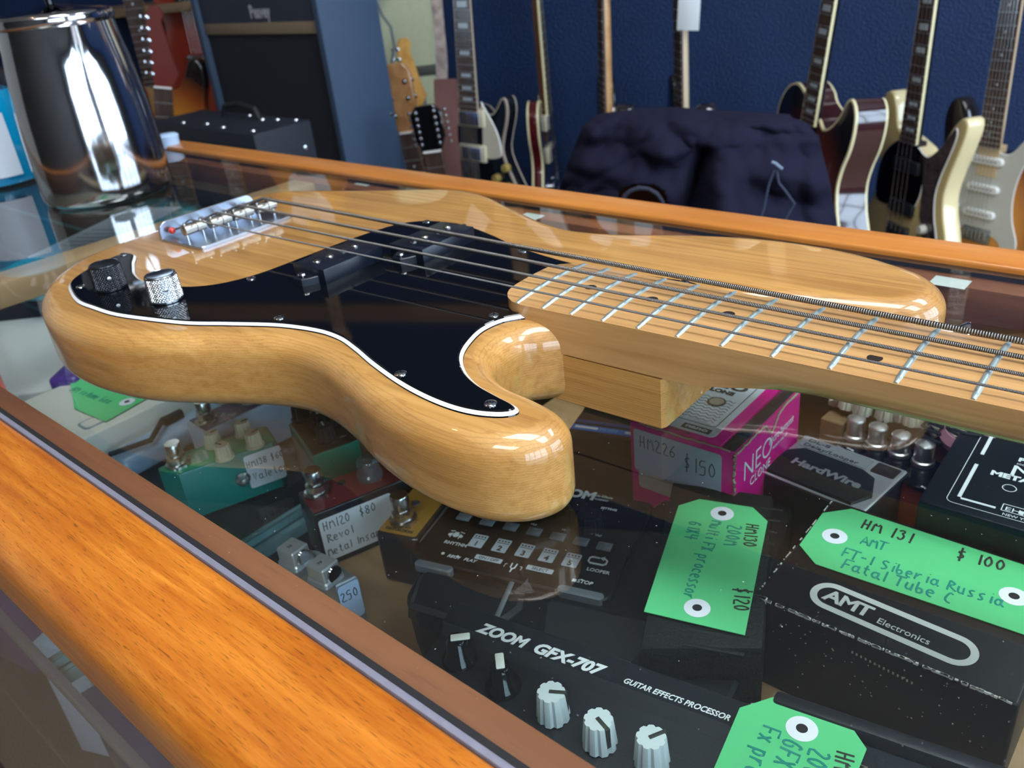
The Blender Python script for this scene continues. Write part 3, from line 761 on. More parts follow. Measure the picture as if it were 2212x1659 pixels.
# ------------------------------------------------------------------ things inside the counter
def boxthing(name, label, cat, O, X, Y, zt, zb, m, bev=.0015, topm=None, x0=None, group=None, body='casing', L=None, W=None, empt=True):
    'box whose top face has corner O, an edge towards X and a side towards Y (photo pixels on plane zt)'
    F = frame(O, X, zt); lx = loc(F, X[0], X[1], zt).x if L is None else L; wy = loc(F, Y[0], Y[1], zt).y if W is None else W
    t = thing(name, label, cat, F, group)
    bm = MB(); xa = 0 if x0 is None else x0
    box(bm, xa, lx, min(0, wy), max(0, wy), zb - zt, 0, 0, bev=bev, seg=3)
    if topm is not None:
        for f in bm.faces:
            if f.normal.z > .9: f.material_index = 1
    o = obj(body, bm, [m] + ([topm] if topm is not None else []), t, ang=40)
    return t, F, lx, wy
def footswitch(t, F, u, v, zt, h=.020, r=.0062, m=STEEL):
    p = loc(F, u, v, zt)
    bm = MB(); prof = [(.0092, 0), (.0092, .0025), (.0085, .0027), (.0072, .003), (.0072, .0085), (.0066, .009), (r * .8, .0092), (r * .8, .011), (r, .0118), (r * 1.03, h - .001), (r * .93, h), (.0003, h)]
    lathe(bm, prof, 28)
    prism(bm, circ(0, 0, .0098, 6), [(.0, 0), (.0022, 0), (.0026, .0006)])
    return obj('footswitch', bm, m, t, T(p.x, p.y, 0))
def fluted(bm, r0, r1, h, n=10, depth=.12, M=None):
    R = lambda a: 1 - depth * max(0, math.cos(n * a)) ** 1.5
    lathe(bm, [(r0, 0), (r0 * .99, .001), (r1, h - .001), (r1 * .95, h)], n * 8, M=M, rip=R)
def knob(t, F, u, v, zt, r=.0065, h=.010, m=CREAMP, n=10, mark=INKB, ang=.8, depth=.12, px_h=.0, taper=.86, name='knob', mw=.0007):
    p = loc(F, u, v, zt + px_h)
    bm = MB(); fluted(bm, r, r * taper, h, n, depth)
    lathe(bm, [(r * 1.12, -.0002), (r * 1.12, .0012), (r, .0016)], 40)
    o = obj(name, bm, m, t, T(p.x, p.y, .0001, ang), ang=25)
    bm = MB(); box(bm, 0, r * taper * .97, -mw, mw, h, h + .0002); box(bm, r * taper * .93, r * taper * 1.0, -mw, mw, h * .55, h + .0001)
    obj('pointer', bm, mark, o, smooth=False)
    return o
def sticker_side(t, x0, x1, z0, z1, y, m=PAPER, lines=(), size=.006, ink=INKB):
    'paper sticker on the side face of a box (plane local y, facing -y)'
    MR = T(x0, y, z0, rx=PI / 2)
    bm = MB(); prism(bm, rounded_rect(0, x1 - x0, 0, z1 - z0, .0022, 4), [(0, 0), (.00012, 0)])
    s = obj('price_sticker', bm, m, t, MR, smooth=False)
    for txt, x, z, k in lines: hand(txt, size * k, s, ink, T(x, z, .0002), r=.00034)
    return s

# white device with the green tag, front left
t, F, lx, wy = boxthing('desktop_device', 'white flat electronic device under the glass at the far left, beneath a green tag', 'device', (190, 943), (357, 864), (60, 862), -.118, ZS - .002, mat('beige_white_plastic', (.62, .60, .54), .45), bev=.002, L=.17, x0=-.03)
bm = MB(); prism(bm, rounded_rect(.004, .030, .012, .030, .004), [(0, 0), (.0006, 0)]); prism(bm, rounded_rect(.006, .028, .014, .028, .003), [(.0006, 0), (.0008, 0)], mi_side=1, mi_top=1)
obj('panel_outline', bm, [mat('grey_print', (.2, .25, .3), .5), mat('beige_white_plastic', (.6, .6, .5))], t)
for k in range(3):
    bm = MB(); box(bm, -.05 + k * .018, -.05 + k * .018 + .012, .02, .075, 0, .0012, bev=.0004); obj('slot_cover', bm, mat('beige_white_plastic', (.6, .6, .5)), t)
# green tags
def ptag(label, poly, holes, z, texts, key):
    'card price tag: outline and eyelets as photo pixels on plane z'
    F = frame(poly[0], poly[1], z)
    t = thing('price_tag', label, 'price tag', F, 'green card price tags')
    pts = [(loc(F, u, v, z).x, loc(F, u, v, z).y) for u, v in poly]
    bm = MB(); prism(bm, pts, [(0, 0), (.0004, 0)]); obj('card', bm, GREEN, t, smooth=False)
    for u, v in holes:
        p = loc(F, u, v, z); r = .0068
        bm = MB(); n = 28
        a = [bm.verts.new((r * math.cos(2 * PI * k / n), r * math.sin(2 * PI * k / n), .0002)) for k in range(n)]
        b = [bm.verts.new((r * .37 * math.cos(2 * PI * k / n), r * .37 * math.sin(2 * PI * k / n), .0004)) for k in range(n)]
        for k in range(n): bm.faces.new((a[k], a[(k + 1) % n], b[(k + 1) % n], b[k]))
        e = obj('eyelet', bm, mat('eyelet_white', (.74, .74, .82), .5), t, T(p.x, p.y, .0004))
        bm = MB(); prism(bm, circ(0, 0, r * .38, 16), [(0, 0), (.0001, 0)]); obj('hole', bm, BLKMAT, e, T(0, 0, .0002), smooth=False)
    for s, a, b, k, ink in texts:    # baseline start and direction as photo pixels
        pa = loc(F, a[0], a[1], z); pb = loc(F, b[0], b[1], z); d = pb - pa
        hand(s, k, t, ink, T(pa.x, pa.y, .0006, math.atan2(d.y, d.x)), r=k * .072)
    return t
ptag('green card tag on the white device at the far left beneath the bass', [(161, 883), (228, 911), (322, 858), (300, 842), (170, 800), (150, 812)], [(275, 869), (163, 818)], -.1165, [('HM volume box', (150, 845), (250, 880), .0085, INKG)], 'a')
# blister pack and cable
t, F, lx, wy = boxthing('plastic_pouch', 'crumpled clear plastic pouch between the white device and the blue pedal', 'pouch', (262, 1000), (440, 905), (240, 940), -.140, ZS, mat('pouch_film', (.30, .42, .58), .25, coat=.6, noise_amt=.5, nscale=22, bump=.9, bscale=45), bev=.006, L=.11)
bm = MB(); box(bm, .055, .075, .018, .030, 0, .008, bev=.002); tube(bm, [(.055, .02, .008), (.03, .0, .006), (.0, .015, .004), (-.01, .005, .002)], .0025, 8); obj('cable', bm, BLKMAT, t)

# blue pedal
DBLUE = mat('navy_enamel', (.012, .02, .14), .3, coat=.4)
t, F, lx, wy = boxthing('effects_pedal', 'small white effects pedal with navy blue face, hidden half under the bass', 'guitar pedal', (442, 935), (573, 873), (398, 911), -.118, ZS, mat('white_enamel', (.50, .60, .74), .3, coat=.5), bev=.0015, L=.092)
bm = MB(); prism(bm, rounded_rect(.002, .090, .002, abs(wy) - .002, .001), [(0, 0), (.0004, 0)]); obj('face_plate', bm, DBLUE, t)
footswitch(t, F, 447, 910, -.118)
text('Rod', .007, t, INKW, T(.022, .014, .0006, -.9), sx=1.1); text('STAGE', .0035, t, INKW, T(.006, .026, .0006, -PI / 2))
knob(t, F, 540, 868, -.118, m=CREAMP)
# green pedal
GRN = mat('mint_green_enamel', (.05, .42, .20), .35, coat=.4, noise_amt=.08)
TEAL = mat('teal_enamel', (.0, .22, .19), .35, coat=.4)
GZ = -.118
F = frame((368, 1031), (598, 952), GZ); 
t = thing('effects_pedal', 'mint green effects pedal with four cream knobs and a handwritten sticker', 'guitar pedal', F)
Lg = loc(F, 598, 952, GZ).x; Wg = loc(F, 390, 978, GZ).y
Wg = max(.03, min(.05, Wg)); h = GZ - ZS
pl = [(-.006, .014), (.006, .0), (Lg - .004, 0), (Lg, .004), (Lg, Wg - .004), (Lg - .004, Wg), (.012, Wg), (.010, Wg - .006), (-.006, Wg - .012)]
bm = MB(); prism(bm, pl, [(-h, 0), (-.0015, 0), (-.0004, .0004), (0, .0012)], mi_side=0, mi_top=1)
obj('casing', bm, [TEAL, GRN], t, ang=30)
footswitch(t, F, 386, 1004, GZ)
for (u, v), a in zip([(463, 962), (486, 988), (528, 938), (551, 962)], (.4, 2.2, .2, .3)):
    knob(t, F, u, v, GZ, r=.0066, h=.0118, m=CREAMP, ang=a)
bm = MB(); prism(bm, rounded_rect(.018, .030, .008, Wg - .006, .001), [(0, 0), (.0003, 0)]); obj('label_panel', bm, mat('mint_label', (.25, .52, .36), .5), t)
text('CHORUS', .0042, t, INKW, T(.022, Wg - .010, .0005, -PI / 2)); text('ENSEMBLE', .0032, t, INKW, T(.029, Wg - .010, .0005, -PI / 2))
bm = MB(); lathe(bm, [(.0058, 0), (.0058, .002), (.0042, .003), (.0042, .004), (.0026, .004), (.0024, .0015), (.0002, .001)], 24); prism(bm, circ(0, 0, .0062, 6), [(0, 0), (.0015, 0)])
obj('jack_socket', bm, STEEL, t, T(Lg * .60, 0, -.022, rx=PI / 2))
sticker_side(t, Lg * .655, Lg + .001, -.034, -.004, -.0002, lines=[('HM138 $60', .0015, .019, .95), ('Valeton', .004, .006, 1.15)], size=.0062)
# brown and green pedal
t, F, lx, wy = boxthing('effects_pedal', 'brown effects pedal with green sides and black knobs under the waist of the bass', 'guitar pedal', (675, 986), (775, 950), (609, 920), -.112, ZS, mat('deep_green_enamel', (.0, .20, .12), .35, coat=.4), bev=.001)
bm = MB(); prism(bm, rounded_rect(.0015, lx - .001, .001, wy - .001, .001), [(0, 0), (.0004, 0)]); obj('face_plate', bm, mat('brown_face', (.06, .04, .02), .4, noise_amt=.2), t)
for (u, v) in [(652, 905), (693, 925), (706, 950), (728, 915)]: knob(t, F, u, v, -.112, r=.0075, h=.013, m=BLKPL, mark=INKW, ang=1.5)
for k in range(4): text(['GAIN', 'TONE', 'VOL', 'LOW'][k], .0022, t, INKW, T(.008 + .006 * k, wy * (.35 - .05 * k), .0006, -.3))
bm = MB(); prism(bm, rounded_rect(.0, wy * .92, -.046, -.008, .003), [(0, 0), (.0001, 0)]); obj('price_sticker', bm, mat('grey_paper', (.42, .42, .42), .7), t, Matrix(((0, 0, -1, -.0002), (1, 0, 0, .002), (0, 1, 0, 0), (0, 0, 0, 1))), smooth=False)
# red and black pedal
RZ = -.114
t, F, lx, wy = boxthing('effects_pedal', 'black effects pedal with dull red face and large handwritten white sticker', 'guitar pedal', (676, 1113), (875, 1034), (622, 1071), RZ, ZS, mat('black_casing', (.012, .012, .016), .35, coat=.3), bev=.0015, L=.100)
bm = MB(); prism(bm, [(.001, .001), (lx - .001, .001), (lx - .001, wy - .001), (.010, wy - .001), (.001, wy - .007)], [(0, 0), (.0004, 0)]); obj('face_plate', bm, mat('dull_red_face', (.19, .025, .022), .4, noise_amt=.1), t)
footswitch(t, F, 686, 1066, RZ)
bm = MB(); lathe(bm, [(.0030, 0), (.0030, .0008), (.0018, .0012), (.0002, .0012)], 16); p = loc(F, 739, 1044, RZ); obj('lamp', bm, BLKMAT, t, T(p.x, p.y, .0004))
p = loc(F, 800, 1030, RZ); bm = MB(); lathe(bm, [(.0095, .0), (.0095, .003), (.0082, .0045), (.0078, .014), (.0070, .015), (.0002, .015)], 32, rip=lambda a: 1 - .05 * max(0, math.cos(12 * a)))
kn = obj('knob', bm, glassmat('clear_knob_plastic', (.75, .78, .82), 1.5, dust=.12), t, T(p.x, p.y, .0005), label='clear knob')
bm = MB(); lathe(bm, [(.0035, .0), (.0035, .012), (.0002, .0125)], 16); obj('spindle', bm, STEEL, kn)
sticker_side(t, .002, .056, -.041, -.006, -.0002, lines=[('HM120  $80', .003, .0255, 1.05), ('Revol', .004, .0150, 1.0), ('Metal Insanity', .002, .004, .95)], size=.0068)
bm = MB(); tube(bm, [(.078, -.0005, -.018), (.078, -.003, -.018)], .003, 14); obj('power_socket', bm, BLKMAT, t)
# silver pedal by the front ledge
SZ_ = -.116
F = frame((724, 1266), (772, 1242), SZ_)
t = thing('effects_pedal', 'silver effects pedal with two square knobs, partly hidden by the front wooden rail', 'guitar pedal', F)
pl = [(lambda p: (p.x, p.y))(loc(F, u, v, SZ_)) for u, v in [(724, 1266), (772, 1242), (690, 1186), (618, 1176), (604, 1200)]]
bm = MB(); prism(bm, pl, [(ZS - SZ_, 0), (-.003, 0), (-.001, .001), (0, .003)]); obj('casing', bm, mat('brushed_silver', (.42, .45, .50), .3, .75, noise_amt=.1), t, ang=30)
lx = loc(F, 772, 1242, SZ_).x
SILK = mat('silver_knob', (.55, .57, .60), .28, .6)
for (u, v) in [(640, 1214), (704, 1250)]:
    p = loc(F, u, v, SZ_); bm = MB(); prism(bm, rounded_rect(-.0068, .0068, -.0075, .0075, .0014, 3), [(0, -.0016), (.0025, -.0012), (.0035, 0), (.0122, 0), (.0132, .0009)]); o = obj('knob', bm, SILK, t, T(p.x, p.y, 0, .35))
    bm = MB(); prism(bm, circ(0, 0, .0056, 24), [(0, 0), (.0009, .0004)]); obj('lens', bm, CHROME, o, T(.001, -.0078, .006, rx=PI / 2))
    text('70', .003, o, INKB, T(-.003, -.001, .0135))
p = loc(F, 735, 1252, SZ_)
sticker_side(t, .0005, lx - .0005, -.030, -.002, -.0003, m=mat('blue_white_paper', (.45, .60, .85), .6), lines=[('250', .001, .016, .8)], size=.0085)
# orange distortion pedal
OZ = -.118
t, F, lx, wy = boxthing('effects_pedal', 'black effects pedal with mustard orange face beside the multi-effects unit', 'guitar pedal', (807, 1149), (900, 1167), (860, 1068), OZ, ZS, mat('rounded_black_casing', (.016, .012, .012), .28, coat=.7), bev=.004, W=.062)
bm = MB(); prism(bm, rounded_rect(.0022, lx - .0022, .0022, .060, .002), [(-.0001, 0), (.0003, 0)]); obj('face_plate', bm, mat('mustard_face', (.42, .21, .03), .4, noise_amt=.08), t)
footswitch(t, F, 872, 1124, OZ, h=.021)
bm = MB(); lathe(bm, [(.0028, 0), (.0026, .0008), (.0002, .0012)], 16); p = loc(F, 899, 1088, OZ); obj('lamp', bm, mat('grey_lens', (.09, .1, .12), .3), t, T(p.x, p.y, .0003))
text('BASS OD', .0034, t, INKB, T(lx * .5, .0085, .0006), align='CENTER'); text('DISTORTION', .0034, t, INKB, T(lx * .5, .0048, .0006), align='CENTER', bold=.03)
bm = MB(); prism(bm, rounded_rect(.002, .050, -.030, -.003, .002), [(0, 0), (.0001, 0)]); so = obj('price_sticker', bm, mat('grey_blue_paper', (.5, .55, .62), .6), t, Matrix(((0, 0, 1, lx + .0002), (1, 0, 0, 0), (0, 1, 0, 0), (0, 0, 0, 1))), smooth=False)
hand('HM121 $80', .007, so, INKB, T(.004, -.02, .0002), r=.00028)

# multi-effects unit with foot treadle
MZ = -.118
F = frame((1033, 1172), (1235, 1214), MZ)
t = thing('multi_effects_unit', 'black multi-effects unit with numbered buttons, right below the short horn of the bass', 'effects unit', F)
def q(u, v, z=MZ): return loc(F, u, v, z)
xr = q(1600, 1390).x
foot = [(-.030, -.020), (-.024, -.052), (-.004, -.072), (.05, -.078), (.14, -.080), (.172, -.07), (.178, -.03), (.178, .098), (.165, .104), (.104, .104), (.098, .090), (.092, .074), (.03, .075), (-.034, .076), (-.040, .07)]
bm = MB(); prism(bm, foot, [(-(MZ - ZS) + .0002, .001), (-.012, 0), (-.006, .001), (-.004, .003)])
obj('casing', bm, mat('charcoal_plastic', (.004, .006, .008), .42, noise_amt=.2, bump=.15, bscale=1500, spec=.25), t, ang=30)
bm = MB(); prism(bm, rounded_rect(-.037, .094, -.026, .072, .005), [(-.006, 0), (-.001, 0), (0, .0012)])
obj('control_panel', bm, mat('panel_black', (.004, .006, .008), .4, spec=.25), t, ang=30)
# lettering and buttons
BTN = mat('smoke_button', (.20, .24, .28), .25, coat=.6, noise_amt=.6, nscale=400)
CARD = mat('printed_white', (.55, .62, .70), .5)
for k in range(7):
    u0, v0 = 1003 + 50.5 * k, 1118 + 10.7 * k
    p = q(u0, v0); bm = MB(); box(bm, -.0047, .0047, -.0036, .0036, 0, .0012, bev=.0004); obj('button', bm, BTN, t, T(p.x, p.y, 0))
for k in range(5):
    p = q(1033 + 50.5 * k, 1169 + 10.4 * k)
    bm = MB(); prism(bm, rounded_rect(-.0048, .0048, -.0062, .0062, .0008), [(0, 0), (.0002, 0)])
    for j in range(4): prism(bm, circ(-.0032 + .0021 * j, .0042, .0007, 8), [(.0002, 0), (.00025, 0)], mi_side=1, mi_top=1)
    box(bm, -.004, .004, .0021, .0025, .0002, .0003, 1)
    c = obj('number_card', bm, [CARD, BLKMAT], t, T(p.x, p.y, .0001), smooth=False)
    text(str(k + 1), .0062, c, BLKMAT, T(0, -.0050, .0004), align='CENTER', bold=.02)
def lt(s, u, v, size, **k): p = q(u, v); return text(s, size, t, INKW, T(p.x, p.y, .0003), **k)
lt('RHYTHM', 958, 1173, .0040, bold=.02); lt('REC / \u25b6PLAY' if False else 'REC /   PLAY', 965, 1203, .0036, shear=.2, bold=.01)
lt('LOOPER', 1266, 1232, .0038, bold=.02); lt('STOP', 1245, 1258, .0040, bold=.01, shear=.1)
lt('Lo', 1082, 1121, .0026); lt('Mid', 1146, 1134, .0026); lt('Hi', 1213, 1146, .0026); lt('Vol', 1284, 1158, .0032)
lt('SETTING', 1297, 1099, .0028, bold=.02); lt('Multi-Effects', 1277, 1071, .0030); lt('Processor', 1276, 1078, .0030)
lt('ZOOM', 1176, 1062, .0115, sx=1.0, bold=.05)
for (u, v), s_, w in (((1025, 1205), 'ON / OFF', .018), ((1136, 1228), 'SELECT', .017)):
    p = q(u, v); bm = MB(); prism(bm, rounded_rect(0, w, -.0006, .0034, .0006), [(0, 0), (.0002, 0)]); b_ = obj('printed_box', bm, CARD, t, T(p.x, p.y, .0001), smooth=False)
    text(s_, .0032, b_, BLKMAT, T(w / 2, .0003, .0003), align='CENTER', shear=.1)
# symbols: drum kit, record dot, play mark, stop square, tuning fork, loop
def sym(name, fn, u, v): bm = MB(); fn(bm); p = q(u, v); obj(name, bm, INKW, t, T(p.x, p.y, .0002), smooth=False)
def drum(bm):
    prism(bm, circ(0, 0, .0022, 16), [(0, 0), (.0002, 0)]); prism(bm, circ(-.0038, -.0006, .0014, 10), [(0, 0), (.0002, 0)]); prism(bm, circ(.0038, -.0006, .0014, 10), [(0, 0), (.0002, 0)])
    for a, b in (((-.005, .003), (-.002, .0036)), ((.005, .003), (.002, .0036)), ((-.003, .0015), (-.003, -.003)), ((.003, .0015), (.003, -.003)), ((-.0014, .0026), (.0014, .0026))): tube(bm, [a + (0,), b + (0,)], .0003, 4)
sym('drum_symbol', drum, 985, 1156)
sym('record_symbol', lambda bm: prism(bm, circ(0, 0, .0011, 12), [(0, 0), (.0002, 0)]), 957, 1196)
sym('play_symbol', lambda bm: prism(bm, [(0, -.0014), (.0024, 0), (0, .0014)], [(0, 0), (.0002, 0)]), 987, 1203)
sym('stop_symbol', lambda bm: prism(bm, [(0, 0), (.0024, 0), (.0024, .0022), (0, .0022)], [(0, 0), (.0002, 0)]), 1235, 1256)
def fork(bm):
    tube(bm, [(-.0016, .003, 0), (-.0014, -.0006, 0), (0, -.002, 0), (.0014, -.0006, 0), (.0016, .003, 0)], .00045, 5); tube(bm, [(0, -.002, 0), (0, -.0048, 0)], .00045, 5)
    for s in (-1, 1): tube(bm, [(s * .0042, .0015, 0), (s * .0055, .0015, 0), (s * .0055, -.0015, 0)], .0002, 4)
sym('tuning_fork_symbol', fork, 1108, 1225)
def loop(bm):
    tube(bm, [(.0005, .003, 0), (-.004, .003, 0), (-.0055, .0018, 0), (-.0055, -.0012, 0), (-.004, -.0026, 0), (.004, -.0026, 0), (.0055, -.0012, 0), (.0055, .0018, 0), (.004, .003, 0), (.003, .003, 0)], .0006, 6)
    prism(bm, [(.0008, .003), (.0034, .0048), (.0034, .0012)], [(0, 0), (.0004, 0)])
sym('loop_symbol', loop, 1291, 1213)
for u, v, r, h_ in ((1247, 1112, .0075, .008), (1275, 1135, .0085, .009)):
    p = q(u, v); bm = MB(); fluted(bm, r, r * .92, h_, 18, .06); obj('knob', bm, BLKPL, t, T(p.x, p.y, 0), ang=25)
for u, v, w in ((937, 1224, .026), (1254, 1281, .028)):
    p = q(u, v); bm = MB(); prism(bm, rounded_rect(-w / 2, w / 2, -.003, .003, .0028), [(-.004, 0), (.0005, 0), (.0015, .001)]); obj('foot_bar', bm, mat('grey_rubber', (.10, .12, .14), .5), t, T(p.x, p.y, 0))
for x in (.0, .082):   # the two foot switches in front
    bm = MB(); prism(bm, [(x - .024, -.036), (x - .016, -.064), (x + .040, -.068), (x + .050, -.044), (x + .046, -.030), (x - .020, -.030)], [(-.010, 0), (-.003, .001), (-.001, .004)]); obj('foot_pad', bm, mat('pad_black', (.006, .008, .011), .45, coat=.2), t, ang=30)
bm = MB(); tube(bm, [(.036, -.028, .0005), (.040, -.066, -.001)], .0016, 6, flat=.4); obj('divider', bm, mat('grey_rubber', (.1, .12, .14)), t)
# treadle that carries the green tag
TZ = -.100
tf = [(q(1452, 1038, TZ)), (q(1660, 1066, TZ)), (q(1650, 1400, TZ)), (q(1380, 1400, TZ))]
bm = MB(); P4 = [(p.x, p.y) for p in tf]
prism(bm, [(P4[3][0], P4[3][1]), (P4[2][0], P4[2][1]), (P4[1][0] + .003, P4[1][1]), (P4[0][0], P4[0][1])], [(-.020, 0), (TZ - MZ - .004, 0), (TZ - MZ - .001, .001), (TZ - MZ, .004)])
obj('treadle', bm, mat('treadle_rubber', (.004, .007, .007), .6, bump=.4, bscale=900, spec=.25), t, ang=30)
for k in range(12):
    bm = MB(); y = P4[3][1] + .01 + k * .011; tube(bm, [(P4[3][0] + .02, y, TZ - MZ), (P4[2][0] - .008, y + .002, TZ - MZ)], .0012, 5, flat=.5); obj('tread_rib', bm, mat('treadle_rubber', (.01, .01, .01)), t)
ptag('green card tag with two eyelets lying on the treadle of the multi-effects unit', [(1391, 1322), (1609, 1373), (1658, 1127), (1626, 1097), (1511, 1079), (1466, 1093)], [(1560, 1111), (1506, 1315)], TZ + .0015,
     [('HM130', (1612, 1134), (1598, 1210), .0075, INKB), ('$120', (1588, 1272), (1580, 1352), .0080, INKB), ('200M', (1574, 1135), (1556, 1200), .0080, INKG), ('Multi FX processor', (1537, 1126), (1478, 1280), .0068, INKG), ('G1X4', (1489, 1128), (1476, 1170), .0075, INKG)], 'b')

# long guitar effects processor in front
PZ = -.104
F = frame((1038, 1356), (1470, 1512), PZ)
t = thing('guitar_effects_processor', 'long black guitar effects processor with a row of knobs, nearest the front rail', 'effects unit', F)
def q2(u, v, z=PZ): return loc(F, u, v, z)
a = q2(978, 1316); e = q2(953, 1406)
bm = MB(); x0 = a.x; x1 = .30
# cross-section: raised back ridge, sloping knob panel in front
sec = [(.012, -.0555), (.012, -.001), (.0105, .0005), (-.0045, .0005), (-.0065, -.001), (-.010, -.004), (-.066, -.0126), (-.068, -.0555)]
rowa = [bm.verts.new((x0 + (0 if y > -.006 else .002), y, z)) for y, z in sec]; rowb = [bm.verts.new((x1, y, z)) for y, z in sec]
n = len(sec)
for k in range(n): bm.faces.new((rowa[k], rowa[(k + 1) % n], rowb[(k + 1) % n], rowb[k]))
bm.faces.new(rowa); bm.faces.new(list(reversed(rowb)))
obj('casing', bm, mat('slate_black_metal', (.009, .013, .017), .42, noise_amt=.15, bump=.1, bscale=1200, spec=.25), t, ang=30)
text('ZOOM', .0095, t, INKW, T(.0, -.0035, .0008), sx=.95, bold=.045, shear=.25); text('GFX-707', .0095, t, INKW, T(.033, -.0035, .0008), sx=1.05, bold=.045, shear=.25)
text('GUITAR EFFECTS PROCESSOR', .0046, t, INKW, T(.083, -.0025, .0008), sx=.85, bold=.02, shear=.25)
slope = math.atan2(.010, .065)
def panel_z(y): return -.004 + (y + .010) * math.tan(slope)
GRY = mat('grey_white_knob', (.55, .62, .64), .35, noise_amt=.05)
for k, (u, v) in enumerate([(995, 1432), (1088, 1488), (1196, 1548), (1296, 1606), (1408, 1646)]):
    p = q2(u, v, PZ - .008); z = panel_z(p.y)
    if k < 2:
        bm = MB(); lathe(bm, [(.0095, 0), (.0088, .003), (.0065, .006), (.0055, .013), (.0045, .0145), (.0003, .015)], 24)
        o = obj('knob', bm, BLACK, t, T(p.x, p.y, z, .6 + k * 1.6), label='black pointer knob')
        bm = MB(); box(bm, -.003, .0070, -.0022, .0022, .0147, .0158, bev=.0008); obj('pointer', bm, mat('cream_white', (.72, .76, .70), .4), o)
    else:
        bm = MB(); fluted(bm, .0082, .0069, .0155, 9, .13); o = obj('knob', bm, GRY, t, T(p.x, p.y, z, [.35, -.5, .9][k - 2]), ang=22, label='fluted grey-white knob')
        bm = MB(); box(bm, -.001, .0066, -.0010, .0010, .0154, .0159, bev=.0003); box(bm, .0062, .0076, -.0010, .0010, .004, .0157); obj('pointer', bm, INKB, o)
for x in (.006, .15):
    bm = MB(); tube(bm, [(x, -.04, -.0085), (x, -.04, -.0075)], .0018, 10); obj('panel_screw', bm, STEEL, t)
# treadle side of the processor, right
bm = MB(); box(bm, .150, .30, .0125, .020, -.05, .006, bev=.002); obj('treadle_hinge', bm, BLKPL, t)
p = q2(1875, 1585); text('zoom', .007, t, mat('faded_tan_print', (.12, .10, .075), .6), T(p.x, -.0035, .0008), sx=1.2)
ptag('green card tag at the bottom of the picture lying on the long effects processor', [(1500, 1760), (1800, 1800), (1872, 1619), (1833, 1562), (1670, 1507), (1598, 1530)], [(1732, 1576)], PZ + .004,
     [('HM13', (1806, 1625), (1796, 1680), .0075, INKB), ('200M', (1752, 1616), (1720, 1690), .0085, INKG), ('GFX', (1694, 1597), (1655, 1680), .0085, INKG), ('Fx processor', (1648, 1568), (1600, 1680), .0080, INKG)], 'c')

# black box with tag
AZ = -.100
BXM = mat('worn_black_card', (.004, .005, .006), .45, coat=.08, noise_amt=.3, spec=.25)
t, F, lx, wy = boxthing('cardboard_box', 'worn black cardboard pedal box with white oval logo and green tag', 'box', (1630, 1286), (2203, 1526), (1788, 1075), AZ, ZS, BXM, bev=.0018)
def q3(u, v, z=AZ): return loc(F, u, v, z)
# scuffed edges: pale card showing along the folds
random.seed(3); bm = MB()
for k in range(150):
    x = random.random() ** 1.3 * lx; w = random.uniform(.0003, .0012); box(bm, x - w, x + w, -.0002, random.uniform(.0003, .0010), -random.uniform(.0004, .0013), .0001, M=T(0, 0, 0))
for k in range(40):
    y = random.random() * wy; w = random.uniform(.0002, .001); box(bm, -.0002, random.uniform(.0001, .0006), y - w, y + w, -.0006, .0001)
for k in range(14): x = random.random() * .006; w = random.uniform(.0004, .0012); box(bm, x - w, x + w, -.0003, random.uniform(.0005, .0022), -random.uniform(.0006, .003), .00012)
obj('scuffs', bm, mat('bare_card', (.62, .60, .55), .8), t, smooth=False)
bm = MB()
for k in range(60):
    x = .01 + random.random() * (lx - .02); z = -.006 - random.random() * .03; w = random.uniform(.0001, .0004); box(bm, x - w, x + w, -.0003, -.0001, z - w, z + w)
for k in range(14): x = lx * .42 + k * .0022; z = -.010 + .0006 * k * -.4; box(bm, x - .0004, x + .0004, -.0003, -.0001, z - .0007, z + .0007)
obj('scratches', bm, mat('tan_scratch', (.30, .26, .20), .8), t, smooth=False)
p1_ = q3(1770, 1292); p2_ = q3(2105, 1418); ca = q3(1795, 1289); cb = q3(2062, 1403)
ang_ = math.atan2(cb.y - ca.y, cb.x - ca.x); Lo = (cb - ca).length
def stadium(L, r, n=14):
    return [(L + r * math.sin(PI * k / n), -r * math.cos(PI * k / n)) for k in range(n + 1)] + [(-r * math.sin(PI * k / n), r * math.cos(PI * k / n)) for k in range(n + 1)]
bm = MB(); o_ = stadium(Lo, .0104); i_ = stadium(Lo, .0068)
a = [bm.verts.new((x, y, 0)) for x, y in o_]; b = [bm.verts.new((x, y, 0)) for x, y in i_]
for k in range(len(a)): bm.faces.new((a[k], a[(k + 1) % len(a)], b[(k + 1) % len(a)], b[k]))
MO = T(ca.x, ca.y, .0002, ang_); obj('oval_logo', bm, mat('logo_white', (.62, .63, .60), .5), t, MO, smooth=False)
text('AMT', .0118, t, mat('logo_white', (.6, .6, .6)), MO @ T(-.0030, -.0036, .0001), sx=1.05, bold=.03, space=.9); text('Electronics', .0060, t, mat('logo_white', (.6, .6, .6)), MO @ T(.0250, -.0046, .0001), sx=.95)
ptag('green card tag reading HM 131 lying on the worn black box with the oval logo', [(1761, 1219), (2245, 1383), (2300, 1250), (1840, 1100), (1777, 1109), (1727, 1178)], [(1803, 1160), (2190, 1290)], AZ + .0006,
     [('HM 131', (1860, 1142), (1990, 1182), .0092, INKB), ('$ 100', (2066, 1208), (2180, 1240), .0090, INKB), ('AMT', (1858, 1176), (1950, 1204), .0078, INKG), ('FT-1 Siberia Russia', (1818, 1202), (2000, 1260), .0076, INKG), ('Fatal Tube C', (1818, 1228), (1990, 1284), .0082, INKG)], 'd')

